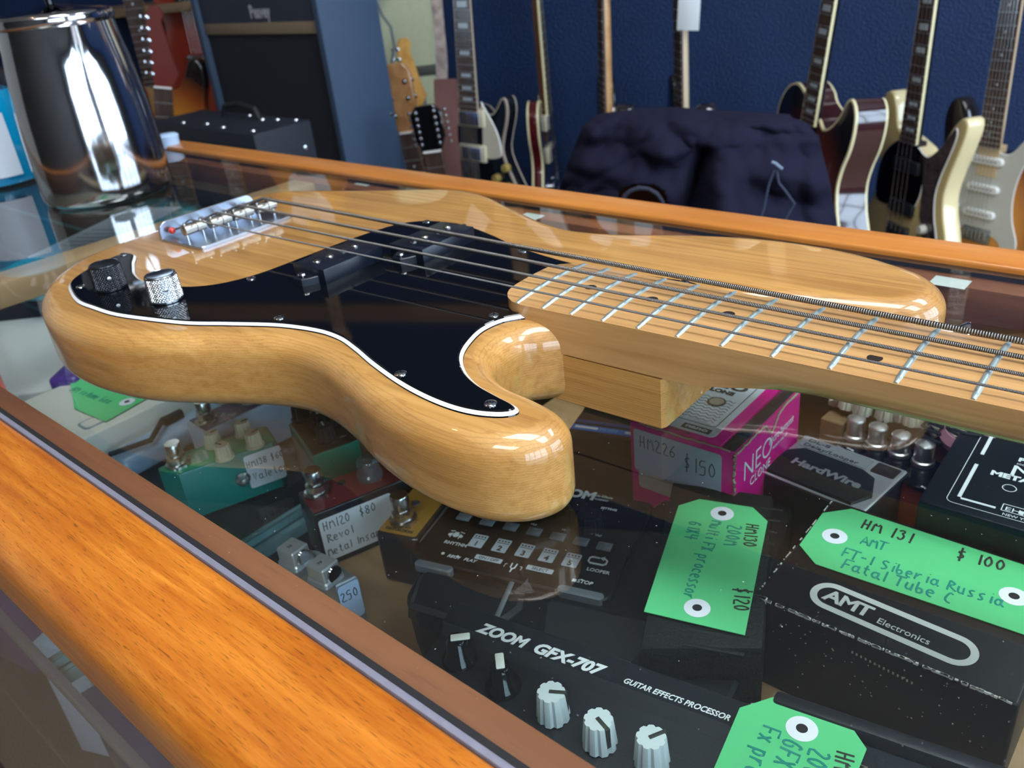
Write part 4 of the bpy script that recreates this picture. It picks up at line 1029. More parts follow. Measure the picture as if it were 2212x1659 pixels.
# magenta box
NZ = -.068
MAG = mat('magenta_card', (.62, .0, .22), .35, coat=.3, noise_amt=.06)
F = frame((1360, 907), (1590, 977), NZ)
t = thing('cardboard_box', 'torn magenta cardboard pedal box under the neck joint of the bass', 'box', F)
def q4(u, v, z=NZ): return loc(F, u, v, z)
lx = q4(1590, 977).x; wy = q4(1780, 848).y; h = NZ - ZS
bm = MB(); box(bm, 0, lx, 0, wy, -h, -.0006, bev=.0008)
obj('carton', bm, MAG, t, ang=40)
# lid panel: magenta border, pale printed panel, dark flap along the right edge
bm = MB(); box(bm, .0, lx * .86, .0005, wy, -.0004, .0008, bev=.0003); obj('lid', bm, MAG, t)
bm = MB(); box(bm, lx * .865, lx - .0012, .001, wy - .001, -.004, -.0002, bev=.0005); obj('flap', bm, mat('dark_flap', (.03, .035, .045), .2, coat=.8, bump=.4, bscale=80), t)
bm = MB(); prism(bm, rounded_rect(lx * .08, lx * .76, wy * .06, wy * .93, .004), [(.0008, 0), (.0010, 0)]); obj('printed_panel', bm, mat('pale_grey_print', (.60, .63, .66), .45), t, smooth=False)
bm = MB(); r_ = rounded_rect(lx * .15, lx * .70, wy * .18, wy * .88, .003); n = len(r_)
a = [bm.verts.new((x, y, .0011)) for x, y in r_]; r2 = rounded_rect(lx * .15 + .0007, lx * .70 - .0007, wy * .18 + .0007, wy * .88 - .0007, .0025); b = [bm.verts.new((x, y, .0011)) for x, y in r2]
for k in range(n): bm.faces.new((a[k], a[(k + 1) % n], b[(k + 1) % n], b[k]))
for j in range(9):      # rippling wave lines
    y = wy * .24 + j * .0036
    tube(bm, [(lx * .17 + k * .0011, y + .0008 * math.sin(k * 1.3 + j), .0011) for k in range(int(lx * .51 / .0011))], .0003, 3, flat=.3)
prism(bm, circ(lx * .50, wy * .50, .0062, 24), [(.0011, 0), (.0013, 0)])
obj('printed_drawing', bm, mat('dark_print', (.05, .055, .06), .5), t, smooth=False)
DP = mat('dark_print', (.05, .05, .06))
bm = MB(); prism(bm, circ(lx * .50, wy * .50, .0048, 24), [(0, 0), (.0002, 0)]); obj('printed_knob', bm, mat('tan_print', (.35, .30, .22), .5), t, T(0, 0, .0013), smooth=False)
text('NEO', .012, t, DP, T(lx * .22, wy * .71, .0013), sx=1.25, bold=.04); text('CLONE', .006, t, DP, T(lx * .28, wy * .63, .0013), sx=1.1, bold=.05)
bm = MB(); box(bm, lx * .44, lx * .70, wy * .085, wy * .145, .001, .0012); b_ = obj('printed_box', bm, DP, t, smooth=False)
text('nano', .0052, b_, mat('pale_grey_print', (.6, .6, .6)), T(lx * .57, wy * .10, .0014), align='CENTER', sx=1.5, bold=.04)
text('MADE IN NYC, USA', .0030, t, DP, T(lx * .22, wy * .015 + .0006, .0013), bold=.02)
# side lettering (right face)
MR = Matrix(((0, 0, 1, lx + .0002), (1, 0, 0, 0), (0, 1, 0, 0), (0, 0, 0, 1)))
text('NEO', .021, t, INKW, MR @ T(.010, -.028, 0), sx=.95, bold=-.012); text('CLONE', .009, t, INKW, MR @ T(.020, -.037, 0), sx=1.0)
text('electro-harmonix', .0088, t, INKW, MR @ T(.046, -.021, 0), sx=.60, shear=.25, bold=-.005); text('MADE IN NYC, USA', .0030, t, INKW, MR @ T(.052, -.027, 0), sx=.9)
# torn corrugated edge
bm = MB(); random.seed(5); pth = []
y = 0
while y < wy * .97:
    pth.append((lx + .0004, y, -.0005 - (.010 * math.exp(-((y - wy * .52) / .007) ** 2)) - random.uniform(0, .0013))); y += .0016
tube(bm, pth, .0009, 5); tube(bm, [(p[0] - .002, p[1], p[2] - .001) for p in pth], .0008, 5)
tube(bm, [(lx - .0005 + random.uniform(-.0006, .0006), -.0003, -.002 - k * .0017) for k in range(22)], .0009, 5)
tube(bm, [(lx * .1 + k * .0022, -.0002, -.0004 + random.uniform(-.0004, .0004)) for k in range(int(lx * .88 / .0022))], .0006, 5)
obj('torn_edge', bm, mat('corrugated_card', (.34, .27, .19), .85, noise_amt=.3, nscale=900), t)
sticker_side(t, .003, lx * .88, -.037, -.005, -.0004, m=mat('grey_blue_sticker', (.36, .40, .50), .5), lines=[('HM226', .005, .019, 1.1), ('$150', lx * .50, .013, 1.3)], size=.0082)
sticker_side(t, .006, lx * .80, -.050, -.036, -.0003, m=mat('second_sticker', (.38, .34, .34), .5))
# dark power supply box
DZ = -.095
t, F, lx, wy = boxthing('power_supply', 'black power supply with blue stripes lying left of the magenta box', 'power supply', (1226, 931), (1372, 952), (1249, 874), DZ, ZS + .001, mat('brown_black_plastic', (.020, .016, .014), .4, noise_amt=.2), bev=.0012)
bm = MB(); BL = mat('bright_blue_print', (.01, .16, .62), .4)
box(bm, .001, lx, .004, .0105, 0, .0003, 0); box(bm, .001, lx, .0135, .0175, 0, .0003, 2); box(bm, .003, .020, .0062, .0088, .0003, .0005, 1); box(bm, .040, lx, .0062, .0088, .0003, .0005, 1)
obj('printed_stripes', bm, [BL, INKW, mat('dark_blue_print', (.0, .05, .2), .4)], t, smooth=False)
text('PS-020', .0042, t, mat('cyan_ink', (.1, .45, .7), .5), T(.0215, .0058, .0006), sx=1.15)
# grey and black delay pedal
HZ = -.108
t, F, lx, wy = boxthing('effects_pedal', 'grey metal delay pedal with black rubber pad and raised metallic lettering', 'guitar pedal', (1636, 1018), (1866, 1112), (1748, 941), HZ, ZS, mat('dark_metal_casing', (.03, .034, .042), .35, .3), bev=.0015)
bm = MB(); prism(bm, rounded_rect(.0008, lx - .0008, .0008, wy - .0008, .002), [(-.003, 0), (.0001, 0), (.0005, .0008)]); obj('top_frame', bm, mat('grey_metal_frame', (.50, .52, .56), .28, .7), t)
F = F @ T(0, 0, .0004)
# the label strip along the back and the black pad
wyy = wy
bm = MB(); prism(bm, rounded_rect(.004, lx * .70, wyy * .74, wyy * .95, .001), [(0, 0), (.0004, 0)]); obj('name_strip', bm, mat('grey_strip', (.17, .18, .20), .4), t, T(0, 0, .0004))
text('DL-8', .0052, t, BLKMAT, T(.006, wyy * .87, .0010), sx=1.5); text('Delay/Looper', .0052, t, BLKMAT, T(.006, wyy * .765, .0010), sx=1.35)
pl = [(.002, .003), (lx - .010, .003), (lx - .004, wyy * .30), (lx - .012, wyy * .62), (lx - .022, wyy * .70), (.010, wyy * .70), (.002, wyy * .55)]
bm = MB(); prism(bm, pl, [(0, 0), (.0012, 0), (.0018, .0007)]); obj('rubber_pad', bm, mat('pad_rubber', (.005, .008, .012), .5, bump=.2, bscale=1500, spec=.3), t, T(0, 0, .0004), ang=30)
text('HardWire', .0098, t, mat('raised_metal', (.42, .45, .48), .3, .6), T(.012, wyy * .33, .0024), sx=1.15, bold=.04)
bm = MB(); prism(bm, rounded_rect(lx * .74, lx * .95, wyy * .74, wyy * .95, .0012), [(0, 0), (.0004, 0)]); lathe(bm, [(.0035, .0004), (.0035, .0006), (.0015, .0008)], 20, M=T(lx * .845, wyy * .845, 0)); obj('badge', bm, mat('badge_bronze', (.06, .045, .04), .3, .6), t, T(0, 0, .0004))
# orange pedal with four metal knobs
KZ = -.110
t, F, lx, wy = boxthing('effects_pedal', 'orange effects pedal with black face and four tall polished metal knobs', 'guitar pedal', (1795, 960), (1990, 1062), (1840, 905), KZ, ZS + .001, mat('orange_enamel', (.55, .09, .03), .3, coat=.5), bev=.003, L=.085)
wy = abs(wy); bm = MB(); prism(bm, rounded_rect(.0005, lx - .006, -.001, wy - .002, .002), [(0, 0), (.0004, 0)]); obj('face_plate', bm, BLACK, t)
AL = mat('polished_aluminium', (.72, .70, .72), .36, 1.0)
for (u, v) in [(1846, 946), (1893, 963), (1942, 982), (1993, 1002)]:
    p = loc(F, u, v, KZ); bm = MB(); lathe(bm, [(.0072, 0), (.0074, .001), (.0070, .0028), (.0060, .0036), (.0060, .0135), (.00615, .0142), (.0060, .0146), (.0061, .0150), (.0055, .0158), (.0002, .0176)], 36)
    o = obj('knob', bm, AL, t, T(p.x, p.y, .0004), ang=30)
    bm = MB(); box(bm, .0005, .0056, -.0003, .0003, .0158, .0166); obj('pointer', bm, BLKMAT, o, T(rz=1.7), smooth=False)
for k in range(4): text(['LEVEL', 'TONE', 'DRIVE', 'BASS'][k], .0022, t, INKW, T(.010 + .019 * k, .0035, .0006), bold=.02)
text('CAREFULLY HAND MADE FOR STAGE AND STUDIO USE', .0016, t, INKW, T(.004, .0006, .0006))
# black box with metal logo
QZ = -.082
t, F, lx, wy = boxthing('cardboard_box', 'black cardboard pedal box with white outlined panel at the right edge', 'box', (1983, 1081), (2212, 1147), (2107, 935), QZ, ZS, mat('black_card', (.005, .008, .011), .45, coat=.08, noise_amt=.3, spec=.25), bev=.0012, L=.105)
def outline(bm, pts, w, z):
    pts = ccw(pts)
    n = len(pts); inn = []
    P = [Vector(p) for p in pts]
    for i in range(n):
        d1 = (P[i] - P[i - 1]).normalized(); d2 = (P[(i + 1) % n] - P[i]).normalized(); d = (d1 + d2).normalized(); c = max(.4, d.dot(d2)); inn.append(P[i] + Vector((-d.y, d.x)) * w / c)
    a = [bm.verts.new((p.x, p.y, z)) for p in P]; b = [bm.verts.new((p.x, p.y, z)) for p in inn]
    for k in range(n): bm.faces.new((a[k], a[(k + 1) % n], b[(k + 1) % n], b[k]))
bm = MB(); outline(bm, rounded_rect(.012, .105, .007, .115, .004), .0004, .0002)
box(bm, .0165, .0185, .0125, .052, .0001, .0003); box(bm, .0165, .0185, .064, .11, .0001, .0003); box(bm, .0165, .036, .0125, .0142, .0001, .0003)
outline(bm, circ(.058, .032, .0085, 28), .0006, .0002); outline(bm, circ(.038, .036, .0037, 20), .0005, .0002); outline(bm, circ(.052, .078, .010, 28), .0005, .0002)
obj('printed_panel', bm, INKW, t, smooth=False)
text('METAL', .0066, t, INKW, T(.026, .045, .0003), sx=1.2, bold=.05); text('M', .016, t, INKW, T(.034, .050, .0003), sx=1.2, bold=.0); text('POWER', .0058, t, INKW, T(.036, .0665, .0003), sx=1.15, bold=.05)
text('SCOOP', .0022, t, INKW, T(.036, .0625, .0003)); text('NEW YORK CITY', .0032, t, INKW, T(.040, .0085, .0003)); bm = MB(); outline(bm, rounded_rect(.0385, .060, .0125, .0195, .0006), .0005, .0003); obj('printed_panel', bm, INKW, t, smooth=False)
text('EH', .0050, t, INKW, T(.040, .0135, .0004), sx=1.3); text('nano', .0060, t, INKW, T(.0475, .0135, .0004), sx=1.4, bold=.06)
# tan carton and loose parts behind
t, F, lx, wy = boxthing('cardboard_carton', 'open tan cardboard carton behind the orange pedal', 'box', (1772, 903), (1822, 918), (1790, 860), -.100, ZS + .001, mat('tan_card', (.20, .12, .055), .7, noise_amt=.2), bev=.001, W=.06)
random.seed(11)
KW = mat('loose_knob_white', (.62, .58, .48), .45)
kp = [(1832, 872), (1862, 884), (1884, 878), (1912, 893), (1972, 908), (1948, 898), (2034, 926), (2004, 914), (2070, 934), (2056, 916), (1812, 866), (1926, 880)]
pt_ = [at(u, v, -.098) for u, v in [(1812, 884), (2000, 930), (2090, 952), (2120, 930), (1960, 878), (1820, 856)]]
bm = MB(); prism(bm, [(p.x, p.y) for p in pt_], [(ZS, 0), (-.098, 0)]); tag(obj('parts_tray', bm, mat('tan_card', (.2, .12, .055), .7), None, smooth=False), 'tan card tray of loose knobs behind the four metal knobs', 'tray')
first = None
for k, (u, v) in enumerate(kp):
    p = at(u, v, -.092)
    if first is None:
        bm = MB(); fluted(bm, .0068, .0058, .0085, 8, .12); first = obj('loose_knob', bm, KW, None, T(p.x, p.y, -.1655, 0)); o = first
    else: o = first.copy(); COL.objects.link(o)
    o.matrix_world = T(p.x, p.y, -.0950 + .001 * (k % 3), k * 1.3, rx=random.uniform(-1.2, 1.2))
    tag(o, 'loose cream control knob in the heap of parts behind the metal knobs', 'knob', 'loose knobs heaped behind the pedals')
bm = MB(); pth = []
for k in range(70):
    a = k * .42; r = .012 + .004 * math.sin(k * .9); pth.append((r * math.cos(a) * 1.3, r * math.sin(a) * .8, .004 + .0022 * math.sin(k * .37) + k * .0002))
tube(bm, pth, .0011, 6)
p = at(2066, 940, -.09); tag(obj('coiled_cable', bm, BLKMAT, None, T(p.x, p.y, -.0975)), 'thin black cable coiled on the loose parts, beside the black box with the outlined panel', 'cable')
p = at(2090, 940, -.09); bm = MB(); lathe(bm, [(.010, 0), (.015, .004), (.016, .010), (.013, .016), (.009, .012), (.009, .002)], 28, caps=False); tag(obj('tape_roll', bm, mat('pink_plastic', (.62, .30, .42), .5), None, T(p.x, p.y, -.0965, rx=.3)), 'small pink ring of tape behind the black box with the outlined panel', 'tape')
# left end: bag with barcode label, orange rod, purple packet
p = at(60, 470, -.02); q5 = at(120, 640, -.02)
t, F, lx, wy = boxthing('plastic_bag', 'crumpled teal and clear plastic bag inside the counter at the far left', 'bag', (-60, 600), (140, 600), (40, 430), -.07, -.105, mat('teal_film', (.03, .28, .34), .2, coat=.9, noise_amt=.8, nscale=18, bump=1.0, bscale=35), bev=.02)
lab = MB(); box(lab, lx * .15, lx * .8, wy * .2, wy * .8, 0, .0006)
for k in range(22): w = random.uniform(.0004, .0014); x = lx * .22 + k * .004; box(lab, x, x + w, wy * .62, wy * .74, .0006, .0008, 1)
for k in range(5): box(lab, lx * .25, lx * .7, wy * (.50 - k * .045), wy * (.51 - k * .045), .0006, .0008, 1)
obj('barcode_label', lab, [mat('grey_label', (.45, .48, .55), .4), mat('grey_print', (.2, .25, .3))], t, smooth=False)
t, F, lx, wy = boxthing('purple_packet', 'dark purple packet behind the green tag at the left end of the counter', 'packet', (100, 820), (160, 815), (95, 760), -.11, ZS, mat('purple_film', (.07, .03, .22), .3, coat=.5, noise_amt=.4, nscale=30), bev=.004)
t, F, lx, wy = boxthing('reflection_slab', 'pale grey slab standing in for a wall reflection, left of the bass', 'paper', (-230, 880), (112, 842), (-130, 640), -.125, ZS, mat('pale_reflection_grey', (.62, .62, .62), .7), bev=.003, W=.21)  # pale slab that paints the wall's reflection in the glass
bm = MB(); a = at(-30, 760, -.10); b = at(42, 930, -.10); tube(bm, [a + (a - b) * 1.2, b], .0035, 14)
tag(obj('marker_rod', bm, mat('coral_plastic', (.75, .12, .07), .3, coat=.5)), 'thin coral red rod inside the counter at the left edge', 'rod')
# stock on the lower shelf, seen through the front glass
for k, (x, y, w, d_, h_, c, lab, rz) in enumerate([(-.33, -.16, .10, .11, .09, (.10, .03, .16), 'dark purple carton on the lower glass shelf', .2), (-.13, -.165, .05, .09, .13, (.45, .48, .62), 'pale lilac upright carton on the lower glass shelf', .4), (-.02, -.165, .09, .10, .11, (.012, .03, .12), 'dark navy carton on the lower glass shelf', -.1), (.14, -.16, .12, .11, .13, (.02, .03, .06), 'black carton on the lower glass shelf below the front rail', .1)]):
    bm = MB(); box(bm, -w / 2, w / 2, -d_ / 2, d_ / 2, 0, h_, bev=.001); tag(obj('carton', bm, mat('carton_paint_%s' % 'abcd'[k], c, .5), None, CF @ T(x, y, -.3925, rz)), lab, 'box')

# ------------------------------------------------------------------ the back of the shop
def up_from(J, u, v, lean=0.0):
    'point over J seen at pixel (u, v), on the upright plane through J facing the camera'
    h = Vector((CAM.x - J.x, CAM.y - J.y, 0)).normalized(); d = ray(u, v)
    t = (J - CAM).dot(h) / d.dot(h)
    P = CAM + d * t
    return P - h * lean
def gframe(J, Nn, turn):
    y = (Nn - J).normalized(); tc = Vector((CAM.x - J.x, CAM.y - J.y, 0)).normalized()
    v = -tc; left = Vector((0, 0, 1)).cross(v)
    n = wn.copy() if turn is None else tc * math.cos(turn) + left * math.sin(turn)
    z = (n - y * n.dot(y)).normalized(); x = y.cross(z)
    M = Matrix.Identity(4)
    for i in range(3): M[i][0] = x[i]; M[i][1] = y[i]; M[i][2] = z[i]; M[i][3] = J[i]
    return M
SHAPES = {
 'single_cut': [(-28, 20), (-45, 42), (-80, 52), (-112, 30), (-124, -10), (-120, -55), (-106, -92), (-108, -125), (-130, -170), (-157, -220), (-165, -275), (-148, -335), (-105, -375), (-45, -394), (0, -396), (45, -394), (105, -375), (148, -335), (165, -275), (157, -220), (130, -170), (106, -125), (97, -92), (104, -55), (114, -20), (118, 10), (112, 34), (98, 36), (84, 14), (66, -4), (44, -4), (30, 8)],
 'offset': [(-28, 10), (-45, 12), (-62, 30), (-80, 80), (-98, 100), (-122, 92), (-134, 55), (-130, 0), (-116, -60), (-108, -105), (-118, -150), (-145, -200), (-165, -255), (-160, -320), (-125, -365), (-70, -388), (0, -392), (70, -385), (130, -360), (168, -310), (175, -250), (160, -190), (140, -140), (132, -95), (142, -45), (158, 5), (170, 50), (168, 76), (150, 80), (128, 58), (104, 18), (80, -12), (50, -22), (30, -8)],
 'arch': [(-28, 40), (-50, 62), (-90, 78), (-130, 62), (-158, 20), (-160, -30), (-146, -80), (-142, -120), (-160, -170), (-195, -225), (-212, -290), (-200, -355), (-150, -405), (-70, -430), (0, -433), (70, -430), (150, -405), (200, -355), (212, -290), (195, -225), (162, -165), (146, -115), (150, -70), (164, -25), (168, 20), (160, 60), (140, 82), (122, 76), (104, 40), (76, 10), (48, 0), (30, 14)],
 'strat': [(-28, 0), (-42, 0), (-58, 20), (-78, 75), (-98, 98), (-122, 92), (-135, 55), (-132, 0), (-115, -60), (-106, -105), (-118, -150), (-140, -200), (-158, -255), (-155, -315), (-125, -360), (-70, -385), (0, -390), (70, -382), (125, -355), (155, -310), (160, -250), (145, -195), (122, -145), (112, -100), (118, -55), (134, -10), (138, 35), (122, 58), (100, 50), (80, 15), (58, -12), (38, -14)],
}
CHROMEB = mat('fixture_chrome', (.65, .70, .78), .18, 1.0)
def guitar(name, label, J, N, d, turn, shape, body_m, side_m, th=.042, binding=None, fb='dark', neck_m=MAPLE, inlay='dots', pick=None, pickups=(), bridge='bar', knobs=(), head='six', nut=False, L=.455, lean=0.0, neckw=1.0, neckbind=None, scratch=None, horn_ext=0, fbw=None, kn_m=None, tagcard=None):
    if d is None: P = J; Q = N
    else: P = dep(J[0], J[1], d); Q = up_from(P, N[0], N[1], lean)
    M = gframe(P, Q, None if turn is None else math.radians(turn))
    if nut: M = M @ T(0, -L, 0)
    t = thing(name, label, 'guitar', M)
    k = .001
    sh = smooth_closed([(x * k, y * k) for x, y in SHAPES[shape]], .008)
    sh = [(p.x, p.y) for p in sh]
    bm = MB(); z1 = -.010; z0 = z1 - th; e = .006
    if binding:
        prism(bm, sh, [(z0, .004), (z0 + .0005, .0005), (z0 + .006, 0), (z1 - .006, 0), (z1 - .0005, .0005), (z1, .005)], sidemi=[1, 2, 1, 2, 2], mi_top=0, mi_bot=1)
    else:
        rg = [(z0, e), (z0 + e * .3, e * .3), (z0 + e, 0), (z1 - e, 0), (z1 - e * .3, e * .3), (z1, e)]
        prism(bm, sh, rg, sidemi=[1, 1, 1, 1, 0], mi_top=0, mi_bot=1)
    obj('body', bm, [body_m, side_m, binding or side_m], t, ang=45)
    # neck and fretboard
    w0 = .028 * neckw; w1 = .0215 * neckw
    bm = MB(); rows = []
    for i in range(9):
        f = i / 8; y = -.012 + (L + .012) * f; w = w0 + (w1 - w0) * f
        rows.append([bm.verts.new((w * math.cos(PI + PI * j / 10), y, -.004 + (.021 - .003 * f) * -abs(math.sin(PI * j / 10)) ** .8)) for j in range(11)])
    for a, b in zip(rows, rows[1:]):
        for j in range(10): bm.faces.new((a[j], a[j + 1], b[j + 1], b[j]))
        bm.faces.new((a[10], a[0], b[0], b[10]))
    bm.faces.new(rows[0]); bm.faces.new(list(reversed(rows[-1])))
    box(bm, -w0 * .95, w0 * .95, -.07, .004, -.030, -.006)
    obj('neck', bm, neck_m, t, ang=40)
    bm = MB(); fbm = {'dark': ROSE, 'maple': MAPLE, 'black': mat('ebony_board', (.015, .013, .014), .35)}[fb]
    prism(bm, [(-w0, 0), (w0, 0), (w1, L), (-w1, L)], [(-.004, 0), (.0012, 0), (.002, .0008)])
    if neckbind:
        for s in (-1, 1): prism(bm, [(s * w0, 0), (s * (w0 + .0022), 0), (s * (w1 + .0022), L), (s * w1, L)], [(-.004, 0), (.0022, 0)], mi_side=3, mi_top=3)
    S = L / (1 - 2 ** (-21 / 12.)); 
    fy = lambda n: L - S * (1 - 2 ** (-n / 12.))
    for n_ in range(1, 22):
        y = fy(n_); w = w0 + (w1 - w0) * y / L; box(bm, -w, w, y - .0007, y + .0007, .0018, .0030, 1)
    for n_ in ((1, 3, 5, 7, 9, 12, 15, 17, 19) if inlay == 'blocks' else (3, 5, 7, 9, 12, 15, 17, 19)):
        yc = (fy(n_) + fy(n_ - 1)) / 2; g = (fy(n_ - 1) - fy(n_))
        if inlay == 'blocks': box(bm, -w0 * .55, w0 * .55, yc - g * .27, yc + g * .27, .0018, .0023, 2)
        elif inlay == 'dots': prism(bm, circ(0, yc, .003, 10), [(.0018, 0), (.0023, 0)], mi_side=2, mi_top=2)
    obj('fretboard', bm, [fbm, mat('small_fret', (.62, .64, .66), .3, .8), mat('pearl_inlay', (.55, .66, .74), .25), neckbind or fbm], t, smooth=False)
    for j in range(6 if head != 'four' else 4):
        nn = 5 if head != 'four' else 3
        bm = MB(); xb = -.026 + .052 * j / nn; xn = -.0175 + .035 * j / nn
        tube(bm, [(xb, -.185 if bridge != 'low' else -.21, .008), (xn, L, .0035)], .0006 if head != 'four' else .001, 5)
        obj('string', bm, STEEL, t)
    # headstock
    if head == 'six':
        hp = [(-.021, L), (-.024, L + .02), (-.026, L + .06), (-.030, L + .12), (-.034, L + .165), (-.022, L + .188), (.0, L + .188), (.008, L + .170), (.003, L + .155), (.030, L + .06), (.040, L + .035), (.028, L + .012), (.021, L)]
        tun = [(-.024 - .0012 * j, L + .03 + .026 * j) for j in range(6)]
        if scratch == 'flip': hp = [(-x, y) for x, y in hp]; tun = [(-x, y) for x, y in tun]
    else:
        w_ = .036 if head != 'twelve' else .035; hl = .17 if head != 'twelve' else .105
        hp = [(-.022, L), (-w_, L + .03), (-w_ * 1.05, L + hl - .02), (-w_ * .6, L + hl), (w_ * .6, L + hl), (w_ * 1.05, L + hl - .02), (w_, L + .03), (.022, L)]
        m3 = 3 if head != 'twelve' else 6; st = (hl - .05) / m3 if head != 'twelve' else .0145
        tun = [(s * w_ * .62, L + (.045 if head != 'twelve' else .018) + st * j) for j in range(m3) for s in (-1, 1)]
        if head == 'twelve': tun = tun
    hm = neck_m if head != 'twelve' else BLACK
    bm = MB(); prism(bm, hp, [(-.018, .002), (-.016, 0), (-.004, 0), (-.002, .002)]); hs_ = obj('headstock', bm, hm, t)
    bm = MB(); box(bm, -.021, .021, L - .001, L + .003, -.002, .005); obj('nut', bm, WHITE, t)
    for x, y in tun:
        bm = MB(); lathe(bm, [(.0058, -.002), (.0055, .001), (.0032, .0015), (.0032, .008)], 12); s = -1 if x < 0 else 1
        if head == 'twelve': lathe(bm, [(.0038, 0), (.0045, .004), (.0038, .008)], 10, M=T(s * .020, 0, -.006, ry=PI / 2))
        else:
            tube(bm, [(0, 0, -.012), (s * .016, 0, -.012)], .002, 6); box(bm, s * .016 - .003, s * .016 + .003, -.005, .005, -.017, -.007, bev=.002)
        obj('tuner', bm, CHROMEB, t, T(x, y, -.001))
    if pick:
        for pm, pp in pick:
            bm = MB(); q_ = [(p.x, p.y) for p in smooth_closed([(x * k, y * k) for x, y in pp], .006)]
            prism(bm, q_, [(-.010, 0), (-.0088, .0006), (-.0076, .0016)], sidemi=[1, 1], mi_top=0)
            obj('pickguard', bm, [pm, WHITE], t, ang=50)
    for (y, kind) in pickups:
        if kind == 'hum':
            bm = MB(); box(bm, -.0445, .0445, y - .022, y + .022, -.010, -.002, 0, bev=.002); box(bm, -.034, .034, y - .018, y + .018, -.004, .003, 1, bev=.0015)
            obj('pickup', bm, [mat('cream_ring', (.66, .62, .45), .35), mat('chrome_cover', (.30, .36, .62), .15, 1.0)], t)
        elif kind == 'single':
            bm = MB(); prism(bm, rounded_rect(-.042, .042, y - .009, y + .009, .0085), [(-.009, 0), (-.001, 0), (.001, .0015)], M=None)
            pu_ = obj('pickup', bm, mat('white_cover', (.80, .82, .82), .35), t)
            for j in range(6): bm = MB(); prism(bm, circ(-.026 + .0104 * j, y, .0024, 8), [(.001, 0), (.0016, 0)]); obj('pole_piece', bm, mat('dark_pole', (.2, .2, .2), .4, .6), pu_)
        else:
            bm = MB(); box(bm, -.045, .045, y - .015, y + .015, -.010, .001, bev=.002); obj('pickup', bm, BLKPL, t)
    if bridge == 'bar':
        for y in (-.195, -.225): bm = MB(); box(bm, -.042, .042, y - .006, y + .006, -.008, .004, bev=.002); lathe(bm, [(.006, -.01), (.006, .004), (.004, .006)], 12, M=T(-.044, y, 0)); lathe(bm, [(.006, -.01), (.006, .004), (.004, .006)], 12, M=T(.044, y, 0)); obj('bridge', bm, CHROMEB, t)
    elif bridge == 'plate':
        bm = MB(); box(bm, -.036, .036, -.232, -.196, -.010, -.004, bev=.001)
        for j in range(6): box(bm, -.033 + .0112 * j, -.0235 + .0112 * j, -.222, -.200, -.004, .005, bev=.002)
        obj('bridge', bm, mat('worn_bridge', (.32, .34, .34), .35, .8, noise_amt=.4, nscale=120), t)
    elif bridge == 'low':
        bm = MB(); box(bm, -.038, .038, -.245, -.200, -.010, .002, bev=.002); obj('bridge', bm, mat('dark_bridge', (.12, .12, .13), .3, .8), t)
    for x, y in knobs:
        bm = MB(); lathe(bm, [(.011, -.010), (.012, -.008), (.010, .006), (.009, .007)], 20); obj('knob', bm, kn_m or mat('gold_knob', (.35, .26, .07), .25, coat=.5), t, T(x, y, 0))
    return t, M
BLKG = mat('black_guitar_lacquer', (.005, .006, .010), .15, coat=1.0)
CHERRY = mat('cherry_lacquer', (.07, .006, .009), .15, coat=1.0, noise_amt=.3, nscale=15)
IVB = mat('ivory_binding', (.72, .66, .40), .35)
IVP = mat('aged_binding', (.36, .30, .24), .4)
SUN1 = burst('sunburst_orange', (.62, .25, .035), (.30, .07, .012), (.012, .008, .008), .09, .19)
SUN2 = burst('sunburst_brown', (.30, .09, .02), (.10, .02, .012), (.008, .007, .010), .06, .19)
BSIDE = mat('burst_side', (.035, .010, .012), .14, coat=1.0, noise_amt=.8, nscale=4.0)
IVG = mat('ivory_plate', (.66, .62, .50), .35)

# black single-cutaway with ivory guard
guitar('electric_guitar', 'black single-cutaway electric guitar with ivory pickguard and pearl block inlays', (1013, 240), (997, 0), 2.20, 41, 'single_cut', BLKG, BLKG, binding=IVP, inlay='blocks', neckbind=IVP, neck_m=BLKG,
       pick=[(IVG, [(34, 20), (42, 14), (78, -40), (92, -80), (88, -112), (36, -114), (33, -50)])], pickups=[(-.018, 'hum'), (-.108, 'hum')], bridge='bar', knobs=[(.078, -.165), (.11, -.135), (.08, -.205), (.112, -.185)], head='three')
# edge-on cherry guitar
guitar('electric_guitar', 'cherry red guitar with cream edge binding turned edge-on, left of the chair', (1186, 246), (1166, 0), 2.42, -81, 'single_cut', BLKG, CHERRY, binding=IVB, neckbind=IVB, neck_m=mat('brown_neck', (.10, .04, .02), .3, coat=.5), pickups=[(-.018, 'hum'), (-.108, 'hum')], bridge='bar', head='three', th=.034)
# maple necks rising behind the chair
guitar('electric_guitar', 'guitar behind the chair whose pale maple neck rises above the jacket on the left', (1303, 262), (1297, 0), 2.2, 78, 'strat', BLKG, BLKG, fb='dark', neck_m=MAPLE, head='six', bridge='plate')
guitar('bass_guitar', 'guitar behind the chair with a white card hanging from its pale neck', (1467, 262), (1464, 0), 2.2, 72, 'strat', BLKG, BLKG, fb='dark', neck_m=mat('pale_maple', (.62, .50, .34), .4), head='four', bridge='plate')
P = dep(1489, 5, 2.02); F = gframe(P, P + Vector((0, 0, 1)), .3)
bm = MB(); box(bm, -.027, .027, -.062, .055, 0, .001, bev=.0004); tag(obj('hanging_card', bm, mat('white_card', (.75, .82, .85), .5), None, F @ Matrix.Rotation(-.06, 4, 'Z')), 'white card hanging from a guitar neck against the blue wall at the top', 'card')
